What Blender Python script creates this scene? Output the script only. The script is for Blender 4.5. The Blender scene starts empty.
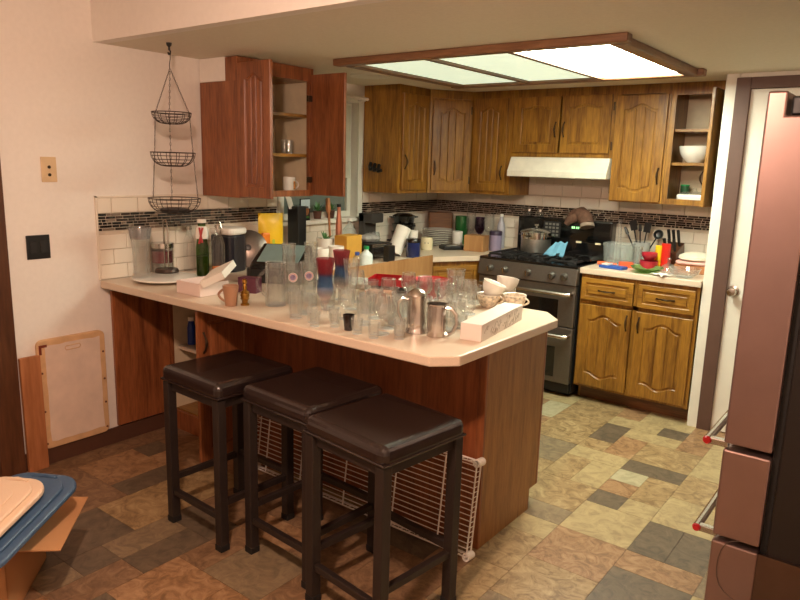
import bpy, bmesh, math, random
from mathutils import Matrix, Vector
random.seed(7)
R = math.radians
SC = bpy.context.scene
COL = SC.collection

# ---------------------------------------------------------------- camera
CX, CY, CZ, YAW, PIT, ROLL, F = 3.398, -4.966, 1.557, .649, -.196, .028, 686.56
_fw = Vector((-math.sin(YAW)*math.cos(PIT), math.cos(YAW)*math.cos(PIT), math.sin(PIT)))
_r = Vector((math.cos(YAW), math.sin(YAW), 0))
_u = _r.cross(_fw)
_r2 = _r*math.cos(ROLL) + _u*math.sin(ROLL)
_u2 = -_r*math.sin(ROLL) + _u*math.cos(ROLL)
CAMP = Vector((CX, CY, CZ))
cam = bpy.data.cameras.new('camera')
cam.sensor_fit = 'HORIZONTAL'
cam.sensor_width = 36
cam.lens = 36*F/800
cam.clip_start = .02
camo = bpy.data.objects.new('camera', cam)
COL.objects.link(camo)
camo.matrix_world = Matrix(((_r2.x, _u2.x, -_fw.x, CX), (_r2.y, _u2.y, -_fw.y, CY), (_r2.z, _u2.z, -_fw.z, CZ), (0, 0, 0, 1)))
SC.camera = camo

# ---------------------------------------------------------------- light and exposure
PANEL_BRIGHT = 26.0     # the lit fluorescent lens
PANEL_DIM = 0.56        # the lenses whose tubes are weak
LAMP_W = 100             # warm dining lamp
W = bpy.data.worlds.new('world')
SC.world = W
W.use_nodes = True
W.node_tree.nodes['Background'].inputs[0].default_value = (1, .8, .65, 1)
W.node_tree.nodes['Background'].inputs[1].default_value = .03
vs = SC.view_settings
vs.view_transform = 'Standard'
vs.look = 'None'
vs.gamma = 1
vs.use_curve_mapping = False
vs.exposure = 0.36
SC.cycles.transparent_max_bounces = 40
SC.cycles.max_bounces = 16
SC.cycles.transmission_bounces = 16
SC.cycles.diffuse_bounces = 5
SC.cycles.caustics_reflective = False
SC.cycles.caustics_refractive = False
SC.cycles.sample_clamp_indirect = 6

# ---------------------------------------------------------------- pixel helpers (800x600 frame)
def ray(u, v):
    return _fw + _r2*((u-400)/F) - _u2*((v-300)/F)
def on(u, v, x=None, y=None, z=None):
    d = ray(u, v)
    if x is not None: t = (x-CX)/d.x
    elif y is not None: t = (y-CY)/d.y
    else: t = (z-CZ)/d.z
    return CAMP + d*t
def prj(p):
    d = Vector(p)-CAMP
    k = d.dot(_fw)
    return 400+F*d.dot(_r2)/k, 300-F*d.dot(_u2)/k
def ppm(p):
    return F/(Vector(p)-CAMP).dot(_fw)
def spot(u, z=.914, x=None, y=None):
    """point at height z in pixel column u whose x (or y) is given"""
    lo, hi = 120.0, 620.0
    for _ in range(60):
        m = (lo+hi)/2
        p = on(u, m, x=x, y=y)
        if p.z > z: lo = m
        else: hi = m
    return on(u, (lo+hi)/2, x=x, y=y)
def top_z(p, v):
    lo, hi = 0.0, 2.4
    for _ in range(50):
        m = (lo+hi)/2
        if prj((p[0], p[1], m))[1] > v: lo = m
        else: hi = m
    return (lo+hi)/2

# ---------------------------------------------------------------- materials
def lin(c):
    return tuple((v/12.92 if v <= .04045 else ((v+.055)/1.055)**2.4) for v in (x/255 for x in c))
MATS = {}
def nt(name):
    m = bpy.data.materials.new(name)
    m.use_nodes = True
    n = m.node_tree
    return m, n, n.nodes['Principled BSDF']
def plain(name, col, rough=.5, metal=0, var=.08, scale=12, bump=0, spec=.5, coat=0, trans=0):
    if name in MATS: return MATS[name]
    m, n, p = nt(name)
    c = lin(col)
    tc = n.nodes.new('ShaderNodeTexCoord')
    nz = n.nodes.new('ShaderNodeTexNoise')
    nz.inputs['Scale'].default_value = scale
    nz.inputs['Detail'].default_value = 4
    n.links.new(tc.outputs['Object'], nz.inputs['Vector'])
    rp = n.nodes.new('ShaderNodeValToRGB')
    rp.color_ramp.elements[0].position = .3
    rp.color_ramp.elements[1].position = .7
    rp.color_ramp.elements[0].color = tuple(x*(1-var) for x in c)+(1,)
    rp.color_ramp.elements[1].color = tuple(min(1, x*(1+var)) for x in c)+(1,)
    n.links.new(nz.outputs['Fac'], rp.inputs[0])
    n.links.new(rp.outputs[0], p.inputs['Base Color'])
    p.inputs['Roughness'].default_value = rough
    p.inputs['Metallic'].default_value = metal
    p.inputs['Specular IOR Level'].default_value = spec
    p.inputs['Coat Weight'].default_value = coat
    p.inputs['Transmission Weight'].default_value = trans
    if bump:
        b = n.nodes.new('ShaderNodeBump')
        b.inputs['Strength'].default_value = bump
        b.inputs['Distance'].default_value = .004
        n.links.new(nz.outputs['Fac'], b.inputs['Height'])
        n.links.new(b.outputs[0], p.inputs['Normal'])
    MATS[name] = m
    return m
def wood(name, c1, c2, axis='z', rough=.38, freq=16, coat=.15, stretch=.1):
    if name in MATS: return MATS[name]
    m, n, p = nt(name)
    tc = n.nodes.new('ShaderNodeTexCoord')
    oi = n.nodes.new('ShaderNodeObjectInfo')
    ml = n.nodes.new('ShaderNodeMath'); ml.operation = 'MULTIPLY'; ml.inputs[1].default_value = 9
    n.links.new(oi.outputs['Random'], ml.inputs[0])
    ad = n.nodes.new('ShaderNodeVectorMath')
    n.links.new(tc.outputs['Object'], ad.inputs[0])
    n.links.new(ml.outputs[0], ad.inputs[1])
    mp = n.nodes.new('ShaderNodeMapping')
    s = {'x': (stretch, 1, 1), 'y': (1, stretch, 1), 'z': (1, 1, stretch)}[axis]
    mp.inputs['Scale'].default_value = s
    n.links.new(ad.outputs[0], mp.inputs['Vector'])
    nz = n.nodes.new('ShaderNodeTexNoise')
    nz.inputs['Scale'].default_value = freq
    nz.inputs['Detail'].default_value = 5
    nz.inputs['Roughness'].default_value = .62
    nz.inputs['Distortion'].default_value = .6
    n.links.new(mp.outputs[0], nz.inputs['Vector'])
    n2 = n.nodes.new('ShaderNodeTexNoise')
    n2.inputs['Scale'].default_value = freq*7
    n2.inputs['Detail'].default_value = 3
    n.links.new(mp.outputs[0], n2.inputs['Vector'])
    mx = n.nodes.new('ShaderNodeMix'); mx.data_type = 'FLOAT'
    mx.inputs[0].default_value = .35
    n.links.new(nz.outputs['Fac'], mx.inputs[2])
    n.links.new(n2.outputs['Fac'], mx.inputs[3])
    rp = n.nodes.new('ShaderNodeValToRGB')
    rp.color_ramp.elements[0].position = .36
    rp.color_ramp.elements[1].position = .62
    rp.color_ramp.elements[0].color = lin(c2)+(1,)
    rp.color_ramp.elements[1].color = lin(c1)+(1,)
    n.links.new(mx.outputs[0], rp.inputs[0])
    n.links.new(rp.outputs[0], p.inputs['Base Color'])
    p.inputs['Roughness'].default_value = rough
    p.inputs['Coat Weight'].default_value = coat
    p.inputs['Coat Roughness'].default_value = .25
    b = n.nodes.new('ShaderNodeBump')
    b.inputs['Strength'].default_value = .15
    b.inputs['Distance'].default_value = .002
    n.links.new(mx.outputs[0], b.inputs['Height'])
    n.links.new(b.outputs[0], p.inputs['Normal'])
    MATS[name] = m
    return m
def thin_glass(name, tint=(.93, .95, .94), refl=1.0, rough=.03, haze=0.0, hazecol=(.9, .92, .9), solid=0):
    if name in MATS: return MATS[name]
    m = bpy.data.materials.new(name)
    m.use_nodes = True
    n = m.node_tree
    n.nodes.remove(n.nodes['Principled BSDF'])
    out = n.nodes['Material Output']
    tr = n.nodes.new('ShaderNodeBsdfTransparent'); tr.inputs[0].default_value = tint+(1,)
    gl = n.nodes.new('ShaderNodeBsdfGlossy'); gl.inputs['Roughness'].default_value = rough
    fr = n.nodes.new('ShaderNodeLayerWeight'); fr.inputs['Blend'].default_value = .5
    pw_ = n.nodes.new('ShaderNodeMath'); pw_.operation = 'POWER'; pw_.inputs[1].default_value = 4
    n.links.new(fr.outputs['Facing'], pw_.inputs[0])
    ma = n.nodes.new('ShaderNodeMath'); ma.operation = 'MULTIPLY_ADD'; ma.inputs[1].default_value = .55*refl; ma.inputs[2].default_value = .045*refl
    n.links.new(pw_.outputs[0], ma.inputs[0])
    mx = n.nodes.new('ShaderNodeMixShader')
    n.links.new(ma.outputs[0], mx.inputs[0])
    n.links.new(tr.outputs[0], mx.inputs[1])
    n.links.new(gl.outputs[0], mx.inputs[2])
    res = mx.outputs[0]
    if solid:
        rf = n.nodes.new('ShaderNodeBsdfGlass'); rf.inputs['IOR'].default_value = 1.45; rf.inputs['Roughness'].default_value = 0
        m3 = n.nodes.new('ShaderNodeMixShader'); m3.inputs[0].default_value = solid
        n.links.new(res, m3.inputs[1]); n.links.new(rf.outputs[0], m3.inputs[2])
        res = m3.outputs[0]
    if haze:
        df = n.nodes.new('ShaderNodeBsdfDiffuse'); df.inputs[0].default_value = hazecol+(1,)
        m2 = n.nodes.new('ShaderNodeMixShader'); m2.inputs[0].default_value = haze
        n.links.new(res, m2.inputs[1]); n.links.new(df.outputs[0], m2.inputs[2])
        res = m2.outputs[0]
    n.links.new(res, out.inputs[0])
    MATS[name] = m
    return m
def emit(name, col, strength):
    m, n, p = nt(name)
    p.inputs['Base Color'].default_value = (.8, .8, .75, 1)
    p.inputs['Emission Color'].default_value = tuple(col)+(1,)
    p.inputs['Emission Strength'].default_value = strength
    return m
def bands(name, stops, rough=.25, alpha=.85):
    """printed glass: colour bands along object z (metres), a print that belongs to the thing"""
    m, n, p = nt(name)
    tc = n.nodes.new('ShaderNodeTexCoord')
    sp = n.nodes.new('ShaderNodeSeparateXYZ')
    n.links.new(tc.outputs['Object'], sp.inputs[0])
    mr = n.nodes.new('ShaderNodeMapRange')
    mr.inputs['From Max'].default_value = stops[-1][0]
    n.links.new(sp.outputs['Z'], mr.inputs['Value'])
    rp = n.nodes.new('ShaderNodeValToRGB')
    cr = rp.color_ramp
    for i, (z, c) in enumerate(stops):
        t = z/stops[-1][0]
        e = cr.elements[i] if i < 2 else cr.elements.new(t)
        e.position = t
        e.color = lin(c[:3])+(c[3] if len(c) > 3 else 1,)
    n.links.new(mr.outputs[0], rp.inputs[0])
    n.links.new(rp.outputs[0], p.inputs['Base Color'])
    n.links.new(rp.outputs['Alpha'], p.inputs['Alpha'])
    p.inputs['Roughness'].default_value = rough
    return m

OAK = wood('oak', (162, 116, 42), (98, 60, 16))
OAKH = wood('oak_horizontal', (162, 116, 42), (98, 60, 16), axis='x')
OAKY = wood('oak_depthwise', (162, 116, 42), (98, 60, 16), axis='y')
OAKD = wood('oak_dark', (120, 76, 40), (74, 42, 20))
OAKDH = wood('oak_dark_horizontal', (120, 76, 40), (74, 42, 20), axis='x')
ENDP = wood('peninsula_veneer', (166, 118, 66), (130, 88, 46), freq=22, coat=.05, rough=.5)
OAKWARM = wood('red_oak', (158, 96, 56), (104, 56, 30))  # same oak as the far cabinets, warm lamp tint put into the colour
PLY = wood('plywood', (176, 132, 84), (150, 106, 62), freq=9, coat=0, rough=.7)
PINE = wood('pine', (186, 124, 80), (150, 92, 52), freq=10, coat=0, rough=.6)
DKWOOD = wood('dark_wood', (104, 66, 42), (62, 36, 22), freq=8)
WALL = plain('painted_wall', (234, 228, 220), .75, var=.02, scale=40, bump=.08)
WHITEP = plain('white_paint', (228, 224, 212), .5, var=.03)
CEIL = plain('ceiling_paint', (224, 216, 198), .85, var=.03, scale=60, bump=.2)
TRIMB = plain('brown_trim', (92, 66, 56), .55, var=.08)
LAMIN = plain('beige_laminate', (214, 196, 174), .34, var=.06, scale=220, coat=.08)
TILE = plain('cream_tile', (232, 222, 206), .22, var=.03, scale=6, coat=.3)
GROUT = plain('grout', (206, 194, 176), .9)
BLACK = plain('black_enamel', (16, 16, 17), .22, var=.1, coat=.4)
BLACKM = plain('black_matte', (24, 23, 23), .6)
BLACKP = plain('black_plastic', (20, 20, 21), .38)
DSTEEL = plain('dark_stainless', (122, 118, 112), .38, metal=.85, var=.06, scale=60)
STEEL = plain('stainless', (190, 186, 178), .24, metal=1, var=.05, scale=50)
CHROME = plain('chrome', (210, 208, 202), .12, metal=1, var=.03)
PEWTER = plain('pewter', (206, 200, 194), .24, metal=1, var=.1, scale=20)
BRONZE = plain('bronze_pull', (70, 56, 42), .35, metal=.8)
BRASS = plain('brass', (170, 126, 58), .28, metal=1)
LEATHER = plain('dark_leather', (36, 26, 24), .26, var=.12, scale=60, bump=.06, coat=.35)
STOOLM = plain('stool_paint', (40, 32, 29), .42, var=.08)
WIREW = plain('white_wire', (240, 236, 228), .4, var=.02)
WIRED = plain('dark_wire', (60, 48, 42), .45, metal=.5)
WHITE = plain('white_ceramic', (236, 234, 226), .2, var=.02, coat=.3)
WHITEPL = plain('white_plastic', (232, 228, 220), .42, var=.02)
CREAM = plain('cream_ceramic', (232, 222, 186), .25, var=.03)
PAPER = plain('white_paper', (230, 226, 216), .8, var=.03)
CARD = plain('cardboard', (192, 142, 96), .8, var=.06, scale=5)
RED = plain('red_gloss', (168, 20, 28), .3, coat=.3)
BLUE = plain('blue_plastic', (40, 78, 160), .35)
NAVY = plain('navy_glaze', (28, 40, 92), .25, coat=.4)
GREEN = plain('green_plastic', (34, 150, 84), .35)
YELLOW = plain('yellow_print', (240, 196, 30), .4)
ORANGE = plain('orange_print', (232, 130, 30), .4)
GLASS = thin_glass('clear_glass', tint=(.98, .985, .982), refl=1.4, haze=.014, solid=.1)
GLASSF = thin_glass('cut_glass', tint=(.965, .975, .97), refl=1.6, rough=.04, haze=.024, solid=.14)
GGLINT = thin_glass('glass_edge_glint', tint=(.95, .96, .95), refl=2.2, rough=.1, haze=.42, hazecol=(.95, .95, .93))  # whitish diffuse on rims and bases, painted in for their highlights
GLASSG = thin_glass('green_glass', tint=(.35, .55, .25), refl=1.2)
GLASSP = thin_glass('purple_glass', tint=(.5, .36, .52), refl=1.2)
PLASTC = thin_glass('clear_plastic', tint=(.86, .9, .9), refl=1, rough=.15, haze=.1)

# ---------------------------------------------------------------- mesh helpers
class MB:
    def __init__(s):
        s.v = []; s.f = []
    def add(s, vs, fs, mat=None):
        b = len(s.v)
        s.v += [tuple(mat @ Vector(p)) if mat else tuple(p) for p in vs]
        s.f += [tuple(b+i for i in f) for f in fs]
        return s
    def box(s, x0, x1, y0, y1, z0, z1, mat=None):
        vs = [(x, y, z) for z in (z0, z1) for y in (y0, y1) for x in (x0, x1)]
        return s.add(vs, [(0, 2, 3, 1), (4, 5, 7, 6), (0, 1, 5, 4), (1, 3, 7, 5), (3, 2, 6, 7), (2, 0, 4, 6)], mat)
    def prism(s, poly, z0, z1, mat=None):
        n = len(poly)
        vs = [(x, y, z0) for x, y in poly]+[(x, y, z1) for x, y in poly]
        fs = [tuple(range(n))[::-1], tuple(range(n, 2*n))]
        fs += [(i, (i+1) % n, n+(i+1) % n, n+i) for i in range(n)]
        return s.add(vs, fs, mat)
    def lathe(s, prof, seg=20, mat=None, sx=1, sy=1):
        """prof: list of (r,z); r==0 closes with a pole"""
        vs = []; rings = []
        for r, z in prof:
            if r < 1e-6:
                rings.append([len(vs)]); vs.append((0, 0, z))
            else:
                rings.append(list(range(len(vs), len(vs)+seg)))
                vs += [(r*sx*math.cos(2*math.pi*i/seg), r*sy*math.sin(2*math.pi*i/seg), z) for i in range(seg)]
        fs = []
        for a, b in zip(rings, rings[1:]):
            for i in range(seg):
                j = (i+1) % seg
                if len(a) == 1 and len(b) == 1: continue
                if len(a) == 1: fs.append((a[0], b[j], b[i]))
                elif len(b) == 1: fs.append((a[i], a[j], b[0]))
                else: fs.append((a[i], a[j], b[j], b[i]))
        return s.add(vs, fs, mat)
    def tube(s, pts, r, seg=6, closed=False, mat=None, cap=True):
        pts = [Vector(p) for p in pts]
        n = len(pts); vs = []; fs = []
        up = None
        for i, p in enumerate(pts):
            if closed: t = pts[(i+1) % n]-pts[i-1]
            else: t = pts[min(i+1, n-1)]-pts[max(i-1, 0)]
            t.normalize()
            if up is None:
                up = Vector((0, 0, 1)) if abs(t.z) < .9 else Vector((1, 0, 0))
            a = t.cross(up)
            if a.length < 1e-5: a = t.orthogonal()
            a.normalize(); b = a.cross(t); up = b
            rr = r[i] if isinstance(r, (list, tuple)) else r
            vs += [p+(a*math.cos(2*math.pi*k/seg)+b*math.sin(2*math.pi*k/seg))*rr for k in range(seg)]
        m = n if closed else n-1
        for i in range(m):
            for k in range(seg):
                k2 = (k+1) % seg
                i2 = (i+1) % n
                fs.append((i*seg+k, i*seg+k2, i2*seg+k2, i2*seg+k))
        if cap and not closed:
            fs.append(tuple(range(seg))[::-1]); fs.append(tuple((n-1)*seg+k for k in range(seg)))
        return s.add(vs, fs, mat)
    def build(s, name, mat, parent=None, loc=(0, 0, 0), rot=(0, 0, 0), smooth=False, bevel=0, seg=2, ang=35, edge=False):
        me = bpy.data.meshes.new(name)
        me.from_pydata(s.v, [], s.f)
        bm = bmesh.new(); bm.from_mesh(me)
        bmesh.ops.recalc_face_normals(bm, faces=bm.faces)
        bm.to_mesh(me); bm.free()
        if smooth:
            me.polygons.foreach_set('use_smooth', [True]*len(me.polygons))
            try: me.set_sharp_from_angle(angle=R(ang))
            except Exception: pass
        me.materials.append(mat)
        if edge:
            me.materials.append(GGLINT)
            zm = max(v[2] for v in s.v)
            for pg in me.polygons:
                zs = [me.vertices[i].co.z for i in pg.vertices]
                if min(zs) > zm-.006 or (max(zs) < .0045) or (abs(max(zs)-min(zs)) < 1e-5 and zs[0] < .03): pg.material_index = 1
        o = bpy.data.objects.new(name, me)
        COL.objects.link(o)
        o.parent = parent
        o.location = loc; o.rotation_euler = rot
        if bevel:
            b = o.modifiers.new('bevel', 'BEVEL')
            b.width = bevel; b.segments = seg; b.limit_method = 'ANGLE'; b.angle_limit = R(40)
        return o
def rbox(w, d, h, r=.03, seg=4):
    """rounded-plan box polygon"""
    pts = []
    for cx, cy, a0 in ((w/2-r, d/2-r, 0), (-w/2+r, d/2-r, 90), (-w/2+r, -d/2+r, 180), (w/2-r, -d/2+r, 270)):
        for k in range(seg+1):
            a = R(a0+90*k/seg)
            pts.append((cx+r*math.cos(a), cy+r*math.sin(a)))
    return pts
def empty(name, loc=(0, 0, 0), rz=0, rot=None):
    o = bpy.data.objects.new(name, None)
    o.empty_display_size = .05
    COL.objects.link(o)
    o.location = loc
    o.rotation_euler = rot if rot else (0, 0, rz)
    return o
def tag(o, label, cat, group=None):
    o['label'] = label; o['category'] = cat
    if group: o['group'] = group
    return o
def struct(o, label=None):
    o['kind'] = 'structure'
    if label: o['label'] = label
    return o
def stuff(o):
    o['kind'] = 'stuff'; return o
def bx(x0, x1, y0, y1, z0, z1):
    return MB().box(x0, x1, y0, y1, z0, z1)
def copy_tree(o, parent=None):
    c = o.copy(); COL.objects.link(c); c.parent = parent
    for ch in list(o.children): copy_tree(ch, c)
    return c

# ================================================================ THE ROOM
ZC = 2.105           # kitchen ceiling
ZD = 2.44            # dining ceiling
YB = -3.062          # bulkhead face
XR = 3.86            # right wall
YF = -7.0            # wall behind the camera
floor = struct(bx(-.02, XR, YF, 0, -.05, -.004).build('floor', plain('vinyl_joint', (92, 70, 48), .7)), 'patchwork vinyl floor of brown, tan and grey stone-look pieces')
lw = struct(MB().box(-.12, 0, YF, -1.80, -.05, ZD).box(-.12, 0, -1.06, .12, -.05, ZD).box(-.12, 0, -1.80, -1.06, -.05, 1.16).box(-.12, 0, -1.80, -1.06, 1.98, ZD).build('wall_left', WALL))
bw = struct(bx(0, 2.38, 0, .12, -.05, ZC+.05).build('wall_back', WALL))
# closet wall with door, to the right of the base cabinet
XW = 2.38; YW = -.62
wr = struct(MB().box(XW, XW+.075, YW, .12, -.05, ZC+.02).box(XW+.075, 3.36, YW, YW+.09, 2.075, ZC+.02).box(3.36, XR, YW, YW+.09, -.05, ZC+.02).build('wall_closet', WHITEP, bevel=.008))
struct(bx(XR, XR+.1, YF, .12, -.05, ZD).build('wall_right', WALL))
struct(bx(-.12, XR+.1, YF-.1, YF, -.05, ZD).build('wall_front', WALL))
struct(bx(-.12, XR+.1, YB+.06, .12, ZC, ZC+.1).build('ceiling', CEIL), 'low textured cream ceiling over the kitchen')
struct(bx(-.12, XR+.1, YF, YB+.06, ZD, ZD+.1).build('ceiling_dining', CEIL))
struct(bx(0, XR, YB, YB+.06, ZC, ZD).build('wall_bulkhead', WALL), 'painted drop where the dining ceiling steps down to the kitchen')
# casing and door
DX0 = XW+.075+.062
trim = MB().box(XW+.06, DX0, YW-.014, YW+.04, 0, 2.082).box(DX0, 3.36, YW-.014, YW+.04, 2.02, 2.082).box(3.30, 3.36, YW-.014, YW+.04, 0, 2.02)
struct(trim.build('trim_1', TRIMB, bevel=.004), 'brown wooden casing around the white closet door')
d1 = struct(bx(DX0, 3.30, YW+.012, YW+.05, .008, 2.018).build('door_1', WHITEP), 'flat white closet door with a round steel knob')
kp = on(733, 291, y=YW)
kb = MB().lathe([(0, 0), (.032, 0), (.032, .006), (.012, .010), (.012, .035), (.024, .042), (.028, .054), (.022, .066), (0, .070)], 18)
kb.build('knob', STEEL, d1, (kp.x, YW+.012, kp.z), (R(90), 0, 0), smooth=True)
# dark wood casing at the left edge of the left wall
struct(MB().box(0, .022, -3.66, -3.545, 0, 2.06).box(0, .012, -4.46, -3.66, 0, 2.0).box(0, .022, -4.57, -4.46, 0, 2.06).box(0, .022, -4.46, -3.66, 2.0, 2.06).build('trim_2', DKWOOD, bevel=.003), 'dark stained wooden door casing on the left wall')
bb = struct(bx(0, .012, -3.545, -2.70, 0, .088).build('baseboard_left', plain('vinyl_baseboard', (84, 54, 40), .55)))

# ---- floor pieces: a patchwork on a 0.152 m module
G = .1525
def tile_mat(i, c1, c2, c3):
    m, n, p = nt('vinyl_%d' % i)
    tc = n.nodes.new('ShaderNodeTexCoord'); oi = n.nodes.new('ShaderNodeObjectInfo')
    ml = n.nodes.new('ShaderNodeMath'); ml.operation = 'MULTIPLY'; ml.inputs[1].default_value = 37
    n.links.new(oi.outputs['Random'], ml.inputs[0])
    ad = n.nodes.new('ShaderNodeVectorMath')
    n.links.new(tc.outputs['Object'], ad.inputs[0]); n.links.new(ml.outputs[0], ad.inputs[1])
    nz = n.nodes.new('ShaderNodeTexNoise'); nz.inputs['Scale'].default_value = 13
    nz.inputs['Detail'].default_value = 7; nz.inputs['Roughness'].default_value = .68; nz.inputs['Distortion'].default_value = 1.6
    n.links.new(ad.outputs[0], nz.inputs['Vector'])
    rp = n.nodes.new('ShaderNodeValToRGB'); cr = rp.color_ramp
    cr.elements[0].position = .36; cr.elements[0].color = lin(c1)+(1,)
    cr.elements[1].position = .68; cr.elements[1].color = lin(c3)+(1,)
    e = cr.elements.new(.5); e.color = lin(c2)+(1,)
    n.links.new(nz.outputs['Fac'], rp.inputs[0])
    n.links.new(rp.outputs[0], p.inputs['Base Color'])
    p.inputs['Roughness'].default_value = .42
    b = n.nodes.new('ShaderNodeBump'); b.inputs['Strength'].default_value = .12; b.inputs['Distance'].default_value = .003
    n.links.new(nz.outputs['Fac'], b.inputs['Height']); n.links.new(b.outputs[0], p.inputs['Normal'])
    return m
TM = [tile_mat(0, (146, 127, 93), (169, 150, 110), (184, 165, 122)),     # light tan
      tile_mat(1, (122, 99, 67), (154, 129, 91), (184, 161, 120)),       # swirled ochre
      tile_mat(2, (84, 74, 61), (101, 89, 72), (118, 103, 84)),            # grey brown
      tile_mat(3, (156, 148, 118), (173, 165, 133), (186, 178, 146)),    # pale sage
      tile_mat(4, (118, 89, 61), (150, 116, 82), (178, 146, 110)),          # rust swirl
      tile_mat(5, (110, 97, 76), (131, 114, 89), (150, 133, 103)),
      tile_mat(6, (103, 78, 57), (129, 101, 74), (154, 127, 97))]        # taupe
fixed = [  # x0,x1,y0,y1,colour   (measured from the photograph)
 (1.99, 2.31, -.98, -.69, 0), (2.31, 2.48, -.99, -.69, 2), (2.06, 2.26, -1.30, -1.0, 4), (2.26, 2.56, -1.45, -1.30, 2),
 (2.33, 2.50, -1.75, -1.46, 3), (1.55, 1.75, -1.12, -.83, 3), (2.0, 2.25, -1.45, -1.30, 0), (2.29, 2.51, -1.92, -1.77, 2),
 (2.29, 2.58, -2.23, -1.92, 0), (2.58, 2.76, -2.25, -1.92, 2), (2.53, 2.83, -2.68, -2.38, 2), (.41, .55, -3.43, -3.08, 2),
 (.84, 1.08, -3.73, -3.585, 2), (.84, 1.14, -4.03, -3.74, 5), (.10, .33, -3.09, -2.97, 2), (.87, 1.08, -3.585, -3.30, 5), (1.63, 1.95, -3.6, -3.44, 2), (1.35, 1.63, -3.44, -3.24, 5)]
NX0, NX1, NY0, NY1 = 0, 26, 3, 36        # cells: x = i*G, y = -j*G
taken = {}
rects = []
for x0, x1, y0, y1, c in fixed:
    i0, i1 = round(x0/G), max(round(x0/G)+1, round(x1/G))
    j0, j1 = round(-y1/G), max(round(-y1/G)+1, round(-y0/G))
    if any((i, j) in taken for i in range(i0, i1) for j in range(j0, j1)): 
        cells = [(i, j) for i in range(i0, i1) for j in range(j0, j1) if (i, j) not in taken]
        if not cells: continue
        i0 = min(i for i, j in cells); i1 = max(i for i, j in cells)+1
        j0 = min(j for i, j in cells); j1 = max(j for i, j in cells)+1
        if any((i, j) in taken for i in range(i0, i1) for j in range(j0, j1)): continue
    for i in range(i0, i1):
        for j in range(j0, j1): taken[(i, j)] = 1
    rects.append((i0, i1, j0, j1, c))
rnd = random.Random(11)
for j in range(NY0, NY1):
    for i in range(NX0, NX1):
        if (i, j) in taken: continue
        sizes = [(2, 2), (2, 1), (3, 2), (2, 2), (1, 2), (2, 3), (3, 2)]
        rnd.shuffle(sizes)
        sizes += [(2, 2), (2, 1), (1, 2)]
        for a, b in sizes+[(1, 1)]:
            if i+a > NX1 or j+b > NY1: continue
            if all((i+k, j+l) not in taken for k in range(a) for l in range(b)):
                for k in range(a):
                    for l in range(b): taken[(i+k, j+l)] = 1
                rects.append((i, i+a, j, j+b, rnd.choice([0, 1, 1, 4, 1, 5, 4, 0, 1, 2] if (i > 13 or j < 17) else [4, 4, 1, 6, 4, 6, 2])))
                break
tm_cache = {}
for i0, i1, j0, j1, c in rects:
    key = (i1-i0, j1-j0, c)
    x, y = i0*G, -j1*G
    if x > XR-.02: continue
    # pieces wholly under the cabinets are never seen
    if (y+(j1-j0)*G > -.56 and x+(i1-i0)*G < 1.6 and y > -.56): continue
    if x+(i1-i0)*G > XR: continue
    if key not in tm_cache:
        w, h = (i1-i0)*G, (j1-j0)*G
        o = bx(.0008, w-.0008, .0008, h-.0008, -.005, 0).build('tile', TM[c], floor, (x, y, 0))
        tm_cache[key] = o.data
    else:
        o = bpy.data.objects.new('tile', tm_cache[key]); COL.objects.link(o); o.parent = floor; o.location = (x, y, 0)

# ================================================================ KITCHEN CEILING LIGHT
LX0, LX1, LY0, LY1 = .745, 2.305, -2.095, -.86
cl = tag(empty('ceiling_light', (0, 0, ZC)), 'large wood-framed fluorescent ceiling light with three lens panels', 'ceiling light')
ZB = -.037
def lp(m): return m
fr = MB().box(LX0-.03, LX1+.03, LY0, LY0+.06, ZB, 0)
fr.build('frame_rail', wood('light_frame', (132, 94, 64), (92, 60, 38), axis='x'), cl, bevel=.006)
MB().box(LX0-.03, LX1+.03, LY1-.07, LY1, ZB, 0).build('frame_rail', MATS['light_frame'], cl, bevel=.006)
LFY = wood('light_frame_y', (132, 94, 64), (92, 60, 38), axis='y')
for x in (LX0, LX1-.07):
    MB().box(x, x+.07, LY0+.07, LY1-.07, ZB, 0).build('frame_rail', LFY, cl, bevel=.006)
pw = (LX1-LX0-.14)/3
for k in (1, 2):
    x = LX0+.07+pw*k
    MB().box(x-.016, x+.016, LY0+.07, LY1-.07, ZB+.004, 0).build('divider', LFY, cl)
for k in range(3):
    x = LX0+.07+pw*k
    em = emit('lens_%d' % k, (.84, 1.0, .72) if k < 2 else (.97, 1.0, .80), (PANEL_DIM, PANEL_DIM*1.08, PANEL_BRIGHT)[k])
    o = MB().box(x+.016*(k > 0), x+pw-.016*(k < 2), LY0+.07, LY1-.07, ZB+.018, ZB+.024).build('lens_panel', em, cl)
    o['label'] = 'brightly lit white lens' if k == 2 else 'dim greenish lens'
dv = on(370, 75, z=ZC)
tag(MB().lathe([(.02, -.004), (.10, -.004), (.125, -.012), (.13, 0), (.02, 0)], 32).build('ceiling_vent', WHITEP, None, (dv.x, dv.y, ZC), smooth=True), 'flat round white plate on the ceiling beside the light box', 'ceiling plate')

# warm dining lamp, out of frame above and left of the camera
lamp = tag(empty('pendant_lamp', (2.42, -4.42, ZD)), 'warm glass pendant lamp over the dining area', 'lamp')
MB().lathe([(0, 0), (.07, 0), (.07, -.02), (.01, -.03), (0, -.03)], 20).build('canopy', BRASS, lamp, smooth=True)
MB().tube([(0, 0, -.02), (0, 0, -.22)], .006).build('cord', BLACKP, lamp)
sh = MB().lathe([(.02, -.20), (.05, -.21), (.10, -.26), (.12, -.33), (.115, -.335), (.095, -.265), (.045, -.22), (.02, -.21)], 24).build('shade', plain('frosted_shade', (240, 220, 190), .6, trans=.6), lamp, smooth=True)
ld = bpy.data.lights.new('bulb', 'POINT'); ld.energy = LAMP_W; ld.color = (1, .66, .50); ld.shadow_soft_size = .06
lo = bpy.data.objects.new('bulb', ld); COL.objects.link(lo); lo.parent = lamp; lo.location = (0, 0, -.37)

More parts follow.
